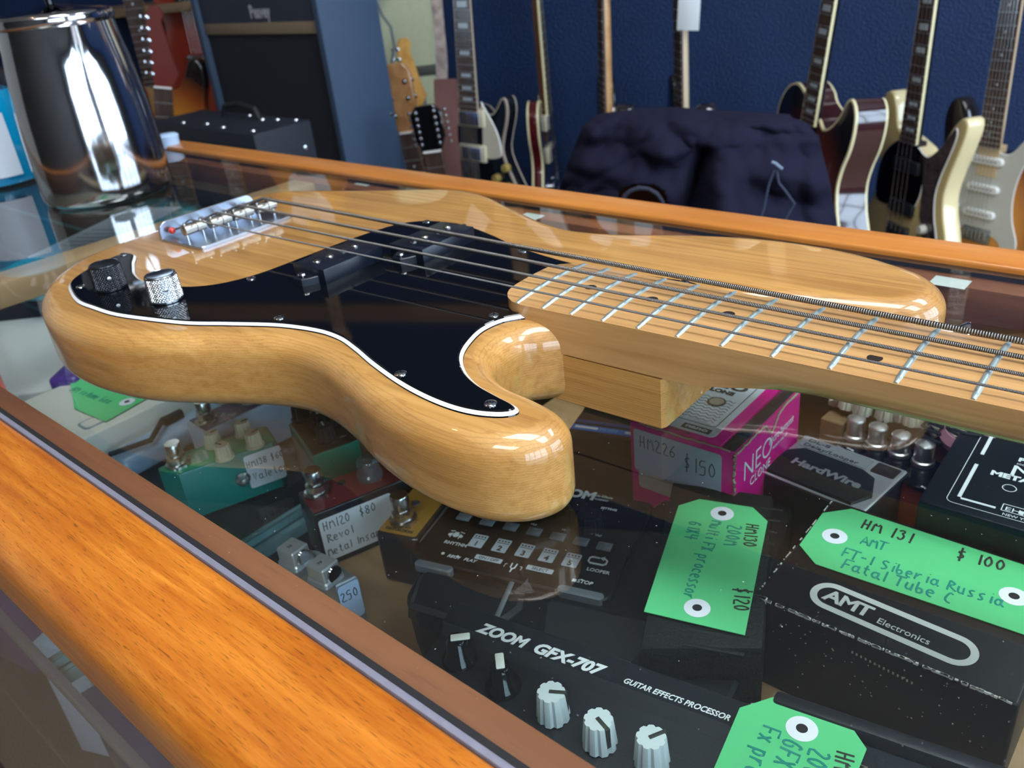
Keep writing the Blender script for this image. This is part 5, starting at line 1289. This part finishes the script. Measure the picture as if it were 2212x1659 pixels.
# archtop with sunburst sides and double cream binding
guitar('hollow_guitar', 'sunburst hollow-body guitar with cream bindings turned to show its side, right of the chair', (1745, 268), (1791, 0), 2.02, 59, 'arch', SUN2, BSIDE, th=.082, binding=IVB, neckbind=IVB, neck_m=BLKG, inlay='blocks', bridge='bar', knobs=[(.13, -.30), (.15, -.25)], head='three', pickups=[(-.03, 'soap'), (-.12, 'soap')])
# cream guitar with black and tortoiseshell guards
TORT = mat('tortoiseshell', (.07, .055, .055), .2, coat=.8, noise_amt=1.0, nscale=60)
guitar('electric_guitar', 'cream electric guitar with black and tortoiseshell pickguards and block inlays', (1962, 308), (2005, 0), 2.0, 53, 'offset', mat('cream_face', (.55, .44, .20), .3, coat=.6), CREAM, th=.045, neckbind=IVB, neck_m=BLKG, inlay='blocks',
       pick=[(BLACK, [(-30, 0), (-60, -10), (-98, -50), (-112, -110), (-100, -160), (-40, -165), (20, -170), (55, -120), (58, -50), (36, -10)]), (TORT, [(38, -16), (66, -20), (100, 8), (128, 46), (142, 58), (146, 36), (132, -10), (116, -55), (108, -100), (116, -150), (134, -200), (130, -250), (108, -258), (88, -225), (78, -180), (64, -160), (58, -90), (40, -45)])],
       pickups=[(-.055, 'soap'), (-.155, 'soap')], bridge='low', knobs=[(.088, -.185), (.10, -.225)], kn_m=mat('ivory_knob', (.6, .58, .5), .4), head='four')
# sunburst with white guard
guitar('electric_guitar', 'sunburst electric guitar with white pickguard and three white pickups, nearest the right edge', (2134, 318), (2184, 0), 2.0, 36, 'strat', SUN1, mat('sunburst_edge', (.012, .009, .010), .15, coat=1), th=.044, neck_m=mat('pale_neck', (.66, .50, .30), .35, coat=.3),
       pick=[(mat('parchment_guard', (.56, .57, .53), .3, coat=.3), [(-30, 5), (-60, -20), (-95, -60), (-100, -110), (-92, -160), (-60, -200), (-40, -208), (40, -212), (66, -232), (80, -256), (96, -252), (106, -215), (86, -160), (79, -110), (84, -60), (98, -10), (104, 28), (92, 38), (76, 18), (54, -8), (30, -10)])],
       pickups=[(-.032, 'single'), (-.098, 'single'), (-.160, 'single')], bridge='plate', knobs=[(-.07, -.155)], kn_m=mat('white_knob', (.8, .82, .85), .35), head='six')
# left group
guitar('electric_guitar', 'dim sunburst guitar with a dark neck behind the steel jug', (335, 185), (285, 0), 2.32, 25, 'strat', SUN1, SUN1, head='six', bridge='plate')
guitar('electric_guitar', 'glossy red guitar body between the steel jug and the big amplifier', (400, -30), (360, -200), 2.50, 30, 'single_cut', mat('red_lacquer', (.30, .03, .012), .2, coat=1), mat('red_lacquer', (.3, .03, .01)), head='three', pickups=[(-.03, 'soap')])
guitar('electric_guitar', 'guitar with dark red headstock and six chrome tuners in a row near the steel jug', (352, 190), (346, 70), 2.15, 10, 'strat', SUN2, SUN2, nut=True, neck_m=mat('dark_red_neck', (.13, .02, .015), .3, coat=.5), bridge='plate')
# headstocks rising beside the amplifier
MAPY = wood('amber_maple', (.55, .27, .06), (.68, .36, .09), (.76, .44, .13), .35, .5, 40, 40, 6)
t_, M_ = guitar('electric_guitar', 'guitar with an amber maple headstock in front of the cream case', (893, 236), (882, 110), 2.42, 10, 'strat', SUN1, SUN1, nut=True, neck_m=MAPY, bridge='plate', lean=.02)
guitar('electric_guitar', 'guitar with a small pale headstock below the amber one, beside the big amplifier', (880, 287), (868, 232), 2.2, 20, 'strat', SUN1, BLKG, nut=True, neck_m=wood('brown_maple', (.3, .15, .05), (.4, .2, .08), (.5, .28, .12), .4, .3, 40, 40, 6), head='three', bridge='plate')
guitar('twelve_string_guitar', 'guitar with a black twelve-tuner headstock in front of the brown strap', (934, 328), (915, 234), 2.0, 14, 'arch', SUN2, BSIDE, nut=True, neck_m=mat('dark_neck', (.05, .02, .015), .35), head='twelve', bridge='bar')

# added upper row, out of view, only to be mirrored in glass, lacquer and pickguard
for k, (off, z, shp, fm, wd_, lab) in enumerate([(-.60, .62, 'offset', mat('white_face', (.62, .60, .55), .3, coat=.6), 'maple', 'white guitar hanging high on the blue wall'), (-.25, .66, 'single_cut', SUN1, 'dark', 'orange sunburst guitar hanging high on the blue wall'), (.22, .60, 'strat', mat('cream_face2', (.6, .52, .33), .3, coat=.6), 'maple', 'cream guitar hanging high on the blue wall'), (.72, .64, 'single_cut', CHERRY, 'dark', 'dark red guitar hanging high on the blue wall'), (1.2, .6, 'offset', SUN2, 'maple', 'brown sunburst guitar hanging high on the blue wall'), (-1.3, .62, 'strat', SUN1, 'maple', 'bright sunburst guitar hanging high on the blue wall')]):
    c = WL + wdir * (off + .75) + wn * .12; p_ = Vector((c.x, c.y, z))
    guitar('electric_guitar', lab + ', unseen, added for reflections', p_, p_ + Vector((0, 0, .3)) , None, None, shp, fm, fm, fb=wd_, bridge='plate', pick=[(WHITE if k % 2 else BLACK, [(-30, 5), (-60, -20), (-90, -60), (-85, -120), (-60, -200), (40, -212), (72, -160), (84, -60), (70, 0), (30, -10)])])
bm = MB(); Mh = Matrix.Identity(4)
for i in range(3): Mh[i][0] = wdir[i]; Mh[i][1] = -wn[i]; Mh[i][3] = WL[i]
for zz in (.55, 1.02): box(bm, -1.5, 2.6, -.022, -.002, zz - WL.z, zz - WL.z + .07, bev=.003)  # unseen slat rails, added to be mirrored along with the guitars
struct(obj('trim_2', bm, wood('slat_rail_wood', (.25, .13, .05), (.33, .18, .08), (.4, .23, .11), .5, 0, 3, 40, 40), None, Mh))
# big amplifier
def abox(K, d, w, dp, h):
    'axis-aligned cabinet with its upper right front corner frame at K; local x runs right, y back, z up'
    P = dep(K[0], K[1], d); return P
TOL = mat('blue_black_vinyl', (.030, .060, .115), .55, noise_amt=.15, nscale=300, bump=.5, bscale=700)
GRL = mat('grille_cloth', (.008, .011, .020), .8, bump=.6, bscale=900)
AM = T(0, 0, 0, math.radians(-4))
K = dep(716, 180, 1.95)
AW, AD = .545, .172
amp = thing('guitar_amplifier', 'tall blue-black guitar amplifier with a tan strip and script badge', 'amplifier', T(K.x, K.y, K.z, math.radians(-3)))
ZT, ZB = .30, -.42
bm = MB()
box(bm, -AW, -AW + .022, 0, AD, ZB, ZT, bev=.004); box(bm, -.022, 0, 0, AD, ZB, ZT, bev=.004); box(bm, -AW, 0, 0, AD, ZT - .022, ZT, bev=.004); box(bm, -AW, 0, 0, AD, ZB, ZB + .022, bev=.004); box(bm, -AW + .01, -.01, AD - .02, AD - .003, ZB + .01, ZT - .01)
obj('cabinet', bm, TOL, amp)
zs = .105
bm = MB(); box(bm, -AW + .022, -.022, .016, .030, ZB + .022, zs); obj('grille', bm, GRL, amp)
bm = MB(); box(bm, -AW + .022, -.022, .010, .030, zs, zs + .026, bev=.001); obj('trim_strip', bm, mat('tan_strip', (.26, .19, .12), .45, .3), amp)
bm = MB(); box(bm, -AW + .022, -.022, .012, .05, zs + .026, ZT - .022); obj('front_panel', bm, mat('panel_vinyl', (.022, .03, .055), .55, bump=.4, bscale=700), amp)
text('Peavey', .040, amp, mat('badge_metal', (.60, .64, .72), .25, .8), Matrix(((1, 0, 0, -.29), (0, 0, -1, .010), (0, 1, 0, .142), (0, 0, 0, 1))), sx=.78, bold=.04, shear=-.05)
for z in (.24, .17, -.1, -.3):
    bm = MB(); lathe(bm, [(.006, 0), (.005, .002), (.002, .0025)], 12); obj('corner_stud', bm, CHROMEB, amp, T(.0, .16 + .002 * z, z, ry=PI / 2))
# stand the cabinet on a plain crate
tag(obj('packing_crate', (lambda b: (box(b, -AW + .06, -.10, .01, AD - .01, FLOOR, K.z + ZB), b)[1])(MB()), GRL, None, T(K.x, K.y, 0, math.radians(-3)), smooth=False), 'dark crate under the tall amplifier', 'crate')
# small amplifier head in front
K = dep(546, 290, 1.62)
head = thing('amplifier_head', 'small black amplifier head with chrome corner studs in front of the tall amplifier', 'amplifier', T(K.x, K.y, K.z, math.radians(-3)))
bm = MB(); box(bm, -.42, 0, 0, .135, -.22, 0, bev=.006); obj('cabinet', bm, mat('black_vinyl', (.008, .013, .024), .6, bump=.5, bscale=700), head)
bm = MB(); box(bm, -.40, -.02, -.004, .004, -.20, -.03, bev=.001); obj('front_panel', bm, GRL, head)
bm = MB(); outl = rounded_rect(-.24, -.13, -.075, -.035, .004); P3 = MB()
prism(P3, outl, [(0, 0), (.002, .0006)]); obj('name_plate', P3, mat('dull_plate', (.06, .065, .08), .3, .6), head, Matrix(((1, 0, 0, 0), (0, 0, -1, -.004), (0, 1, 0, 0), (0, 0, 0, 1)))); bm.free()
for x, y in ((-.03, .02), (-.03, .12), (-.14, .02), (-.12, .10), (-.22, .03), (-.2, .12), (-.30, .02), (-.08, .11)):
    bm = MB(); lathe(bm, [(.006, 0), (.005, .002), (.002, .003)], 12); obj('corner_stud', bm, CHROMEB, head, T(x, y, 0))
bm = MB(); lathe(bm, [(.006, 0), (.005, .002), (.002, .003)], 12); obj('corner_stud', bm, CHROMEB, head, T(0, .11, -.05, ry=PI / 2))
bm = MB(); tube(bm, [(-.27, .1, .0), (-.26, .1, .02), (-.2, .1, .028), (-.14, .1, .02), (-.13, .1, 0)], .006, 8); obj('handle', bm, BLKMAT, head)
tag(obj('packing_crate', (lambda b: (box(b, -.40, -.02, .01, .13, FLOOR, K.z - .22), b)[1])(MB()), GRL, None, T(K.x, K.y, 0, math.radians(-3)), smooth=False), 'dark crate under the small amplifier head', 'crate')
# cream case, straps, cable
P = dep(862, 60, 2.5); F = gframe(P, P + Vector((0, 0, 1)), .1)
bm = MB(); prism(bm, rounded_rect(-.085, .10, -.75, .5, .07, 8), [(-.10, .02), (-.08, 0), (-.02, 0), (0, .02)])
cc = thing('instrument_case', 'tall pale cream instrument case right of the big amplifier', 'case', F); obj('shell', bm, mat('cream_case', (.50, .52, .34), .5, noise_amt=.1), cc)
bm = MB(); box(bm, -.086, .101, -.14, -.11, -.09, .003, bev=.003); obj('band', bm, mat('dark_band', (.05, .05, .04), .5), cc)
P = dep(820, 60, 2.3); F = gframe(P, P + Vector((0, 0, 1)), 0)
bm = MB(); tube(bm, [(.0, .08, 0), (.012, .03, .01), (.03, -.0, .01), (.032, -.05, .005), (.012, -.11, 0), (.0, -.2, 0)], .004, 8); tag(obj('cable', bm, mat('grey_cable', (.15, .17, .18), .5), None, F), 'grey cable hanging down in front of the cream case', 'cable')
def strap(name, label, a, b, d, w, m, bend=.0):
    P = dep(a[0], a[1], d); Q = up_from(P, b[0], b[1]); F = gframe(P, Q, 0); L = (Q - P).length
    bm = MB(); rows = []
    for k in range(25):
        f = k / 24; x = bend * math.sin(f * PI); ww = w * (1 + .1 * math.sin(f * 9)); zz = .012 * math.sin(f * 5)
        rows.append([bm.verts.new((x + dx * ww, f * L, zz + dz)) for dx, dz in ((-.5, 0), (.5, 0), (.5, .004), (-.5, .004))])
    for p_, q_ in zip(rows, rows[1:]):
        for j in range(4): bm.faces.new((p_[j], p_[(j + 1) % 4], q_[(j + 1) % 4], q_[j]))
    bm.faces.new(rows[0]); bm.faces.new(list(reversed(rows[-1])))
    return tag(obj(name, bm, m, None, F), label, 'strap')
strap('guitar_strap', 'patterned beige and black guitar strap hanging beside the cream case', (955, 180), (934, -60), 2.4, .030, mat('patterned_strap', (.34, .27, .24), .8, noise_amt=1.0, nscale=45), .006)
strap('guitar_strap', 'wide brown suede guitar strap hanging beside the black guitar with the ivory guard', (975, 420), (962, 172), 2.15, .052, mat('brown_suede', (.11, .045, .04), .9, noise_amt=.2, nscale=30))
P = dep(862, 330, 2.56); F = gframe(P, P + Vector((0, 0, 1)), .1)
bm = MB(); box(bm, -.05, .10, -.30, .17, -.06, 0, bev=.025); tag(obj('gig_bag', bm, mat('slate_bag', (.11, .14, .22), .7, bump=.6, bscale=20), None, F), 'slate grey padded bag standing behind the guitar headstocks', 'bag')

# chair with a dark jacket over its back
CD = 1.27
P = dep(1515, 250, CD); h_ = Vector((CAM.x - P.x, CAM.y - P.y, 0)).normalized()
CH = gframe(P, P + Vector((0, 0, 1)), 0)
chair = thing('chair', 'wooden chair behind the counter, almost hidden by the dark jacket', 'chair', CH)
CW = mat('chair_red_wood', (.13, .035, .018), .35, coat=.4)
bm = MB(); box(bm, -.15, .16, -.19, -.045, -.045, -.025, bev=.006); obj('backrest', bm, CW, chair)
bm = MB(); box(bm, -.20, .20, -.50, -.46, -.44, .0, bev=.01); obj('seat', bm, CW, chair)
zf = FLOOR - P.z
for x, z, top in ((-.15, -.04, -.05), (.15, -.04, -.05), (-.17, -.40, -.50), (.17, -.40, -.50)):
    bm = MB(); box(bm, x - .016, x + .016, zf, top, z - .016, z + .016, bev=.004); obj('leg', bm, CW, chair)
# jacket cloth
sil = [(1206, 412), (1225, 365), (1242, 322), (1262, 272), (1292, 252), (1345, 244), (1444, 239), (1562, 243), (1660, 247), (1709, 254), (1740, 268), (1764, 297), (1778, 360), (1790, 420), (1800, 464), (1806, 520)]
Fi = CH.inverted()
def cl(u, v): p = up_from(P, u, v); return Fi @ p
def cz(u, v, zz):
    'point of the cloth plane at height zz in front of the chair back, seen at pixel (u, v)'
    o_ = Fi @ CAM; d_ = (Fi.to_3x3() @ ray(u, v)); return o_ + d_ * ((zz - o_.z) / d_.z)
left = [cl(*c) for c in [(1292, 252), (1262, 272), (1242, 322), (1225, 365), (1206, 412), (1196, 470), (1190, 540)]]
right = [cl(*c) for c in [(1709, 254), (1744, 270), (1766, 300), (1780, 360), (1792, 420), (1802, 470), (1808, 540)]]
topc = [cl(*c) for c in [(1292, 252), (1345, 244), (1444, 239), (1562, 243), (1660, 247), (1709, 254)]]
def interp(P_, f):
    f = max(0, min(.99999, f)) * (len(P_) - 1); i = int(f); return P_[i].lerp(P_[i + 1], f - i)
bm = MB(); NU, NV = 110, 70; rows = []
def fold(u, v, x, y):
    'drapery relief: diagonal folds gathering towards a pinch, hanging pleats on the right'
    z = 0
    # pinch near u=.48 v=.33
    du, dv = u - .50, v - .34; r = math.sqrt((du * 1.5) ** 2 + dv ** 2) + .04; a = math.atan2(dv, du * 1.5)
    z += .006 * math.exp(-r * 1.6) * math.sin(a * 4 + 1.0 + 3 * noise.noise(Vector((u * 3, v * 3, 9)))) * min(1, r * 4)
    z += .007 * math.sin((u * .75 + v) * 21 + 2 * noise.noise(Vector((u * 4, v * 3, 2)))) * math.exp(-((v - .45) / .3) ** 2) * math.exp(-((u - .36) / .2) ** 2)
    z -= .040 * math.exp(-((u - .53 - (v - .5) * -.10) / .035) ** 2) * max(0, min(1, (v - .28) * 4))
    z += .026 * math.exp(-((u - .62) / .06) ** 2) * max(0, min(1, (v - .32) * 4))
    z += .006 * math.sin(u * 46 + v * 3) * max(0, (u - .72) * 3.4) * min(1, v * 2)
    z += .005 * math.sin(u * 40 - v * 4) * max(0, (.22 - u) * 5) * min(1, v * 2)
    z += .010 * math.sin((u * 1.1 + v * .8) * 17) * math.exp(-((u - .30) / .14) ** 2) * max(0, min(1, (v - .3) * 3))
    z += .016 * (noise.noise(Vector((u * 5 + v * 2, v * 6 - u * 3, 0)))) * min(1, v * 3) + .006 * noise.noise(Vector((u * 7, v * 5, 0))) + .003 * noise.noise(Vector((u * 22, v * 14, 3)))
    return z * 1.45
for j in range(-14, NV + 1):
    row = []
    for i in range(NU + 1):
        u = i / NU
        if j >= 0:
            v = j / NV; a = interp(left, v); b = interp(right, v); tp = interp(topc, u)
            yl = a.y + (b.y - a.y) * u
            x = a.x + (b.x - a.x) * u
            f = v
            y = (tp.y * (1 - f) + yl * f) if f < 1 else yl
            y = tp.y + (interp(left, v).y - left[0].y) * (1 - u) + (interp(right, v).y - right[0].y) * u
            bulge = .055 * (1 - abs(2 * u - 1) ** 3.2) * (1 - math.exp(-v * 9)) 
            z = bulge + .03 * v * v + fold(u, v, x, y)
            # arched opening low on the left
            ho = math.exp(-((u - .33) / .10) ** 4)
            if v > .70: z -= .05 * ho * min(1, (v - .70) * 14)
        else:
            v = 0; w = -j / 14; a = left[0]; b = right[0]; tp = interp(topc, u)
            x = a.x + (b.x - a.x) * (.5 + (u - .5) * (1 - .06 * w)); y = tp.y - max(0, w) ** 1.5 * .075; z = -.065 * min(1, w * 2.2) - .01 * math.sin(w * 3) + .003 * noise.noise(Vector((u * 8, w, 5)))
        row.append(bm.verts.new((x, y, z)))
    rows.append(row)
for a, b in zip(rows, rows[1:]):
    for i in range(NU): bm.faces.new((a[i], a[i + 1], b[i + 1], b[i]))
hc = cz(1388, 456, .085)
kill = [f for f in bm.faces if f.calc_center_median().z > -.02 and ((f.calc_center_median().x - hc.x) / .036) ** 2 + ((f.calc_center_median().y - hc.y) / .036) ** 4 < 1]
bmesh.ops.delete(bm, geom=kill, context='FACES')
jk = thing('jacket', 'dark navy jacket draped over the chair back behind the counter', 'jacket', CH)
o = obj('cloth', bm, mat('navy_cloth', (.012, .012, .027), .95, noise_amt=.15, nscale=12, bump=.35, bscale=600, spec=.08), jk, ang=180)
sm = o.modifiers.new('thickness', 'SOLIDIFY'); sm.thickness = .004; sm.offset = -1
ss = o.modifiers.new('soften', 'SUBSURF'); ss.levels = 1; ss.render_levels = 1
# hem rim with painted highlight, collar edge and zip pull
def on_cloth(u, v): return cz(u, v, .097)
bm = MB(); tube(bm, [on_cloth(u, v) for u, v in [(1667, 350), (1675, 353), (1683, 360), (1690, 365)]], .0022, 6); obj('collar_tip', bm, mat('blue_grey_trim', (.18, .24, .34), .6), jk)
bm = MB(); tube(bm, [on_cloth(u, v) for u, v in [(1672, 368), (1662, 395), (1656, 420), (1650, 450), (1640, 480)]], .0018, 6); tube(bm, [on_cloth(u, v) for u, v in [(1678, 370), (1682, 395), (1696, 412), (1716, 440), (1704, 460), (1690, 486)]], .0018, 6)
obj('seam', bm, mat('seam_blue', (.03, .04, .075), .7), jk)
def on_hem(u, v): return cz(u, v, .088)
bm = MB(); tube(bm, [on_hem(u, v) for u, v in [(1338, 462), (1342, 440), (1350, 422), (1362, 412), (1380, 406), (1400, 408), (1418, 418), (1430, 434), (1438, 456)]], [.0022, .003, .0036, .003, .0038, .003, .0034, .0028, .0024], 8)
obj('hem_highlight', bm, mat('hem_highlight_blue', (.018, .022, .042), .8, bump=.6, bscale=300), jk)  # rim tube lighter than the cloth, painting the highlights round the opening

# upright stand behind every guitar, from the floor to the body
for g in [o for o in bpy.data.objects if o.get('category') == 'guitar']:
    Mg = g.matrix_world; b_ = Mg @ Vector((0, -.37, -.02 - .0)); 
    if b_.z < FLOOR + .12 or Mg.translation.z > .3: continue
    bm = MB(); tube(bm, [(0, 0, FLOOR + .02), (0, 0, b_.z - .02)], .012, 10); lathe(bm, [(.06, FLOOR + .0), (.06, FLOOR + .012), (.02, FLOOR + .02)], 24)
    s = obj('guitar_stand', bm, BLKMAT, None, T(b_.x, b_.y, 0)); tag(s, 'black floor stand below a guitar, hidden by the counter', 'stand', 'guitar stands behind the counter')
# put orphan rings on the body underside of the counter run
bpy.context.view_layer.update()
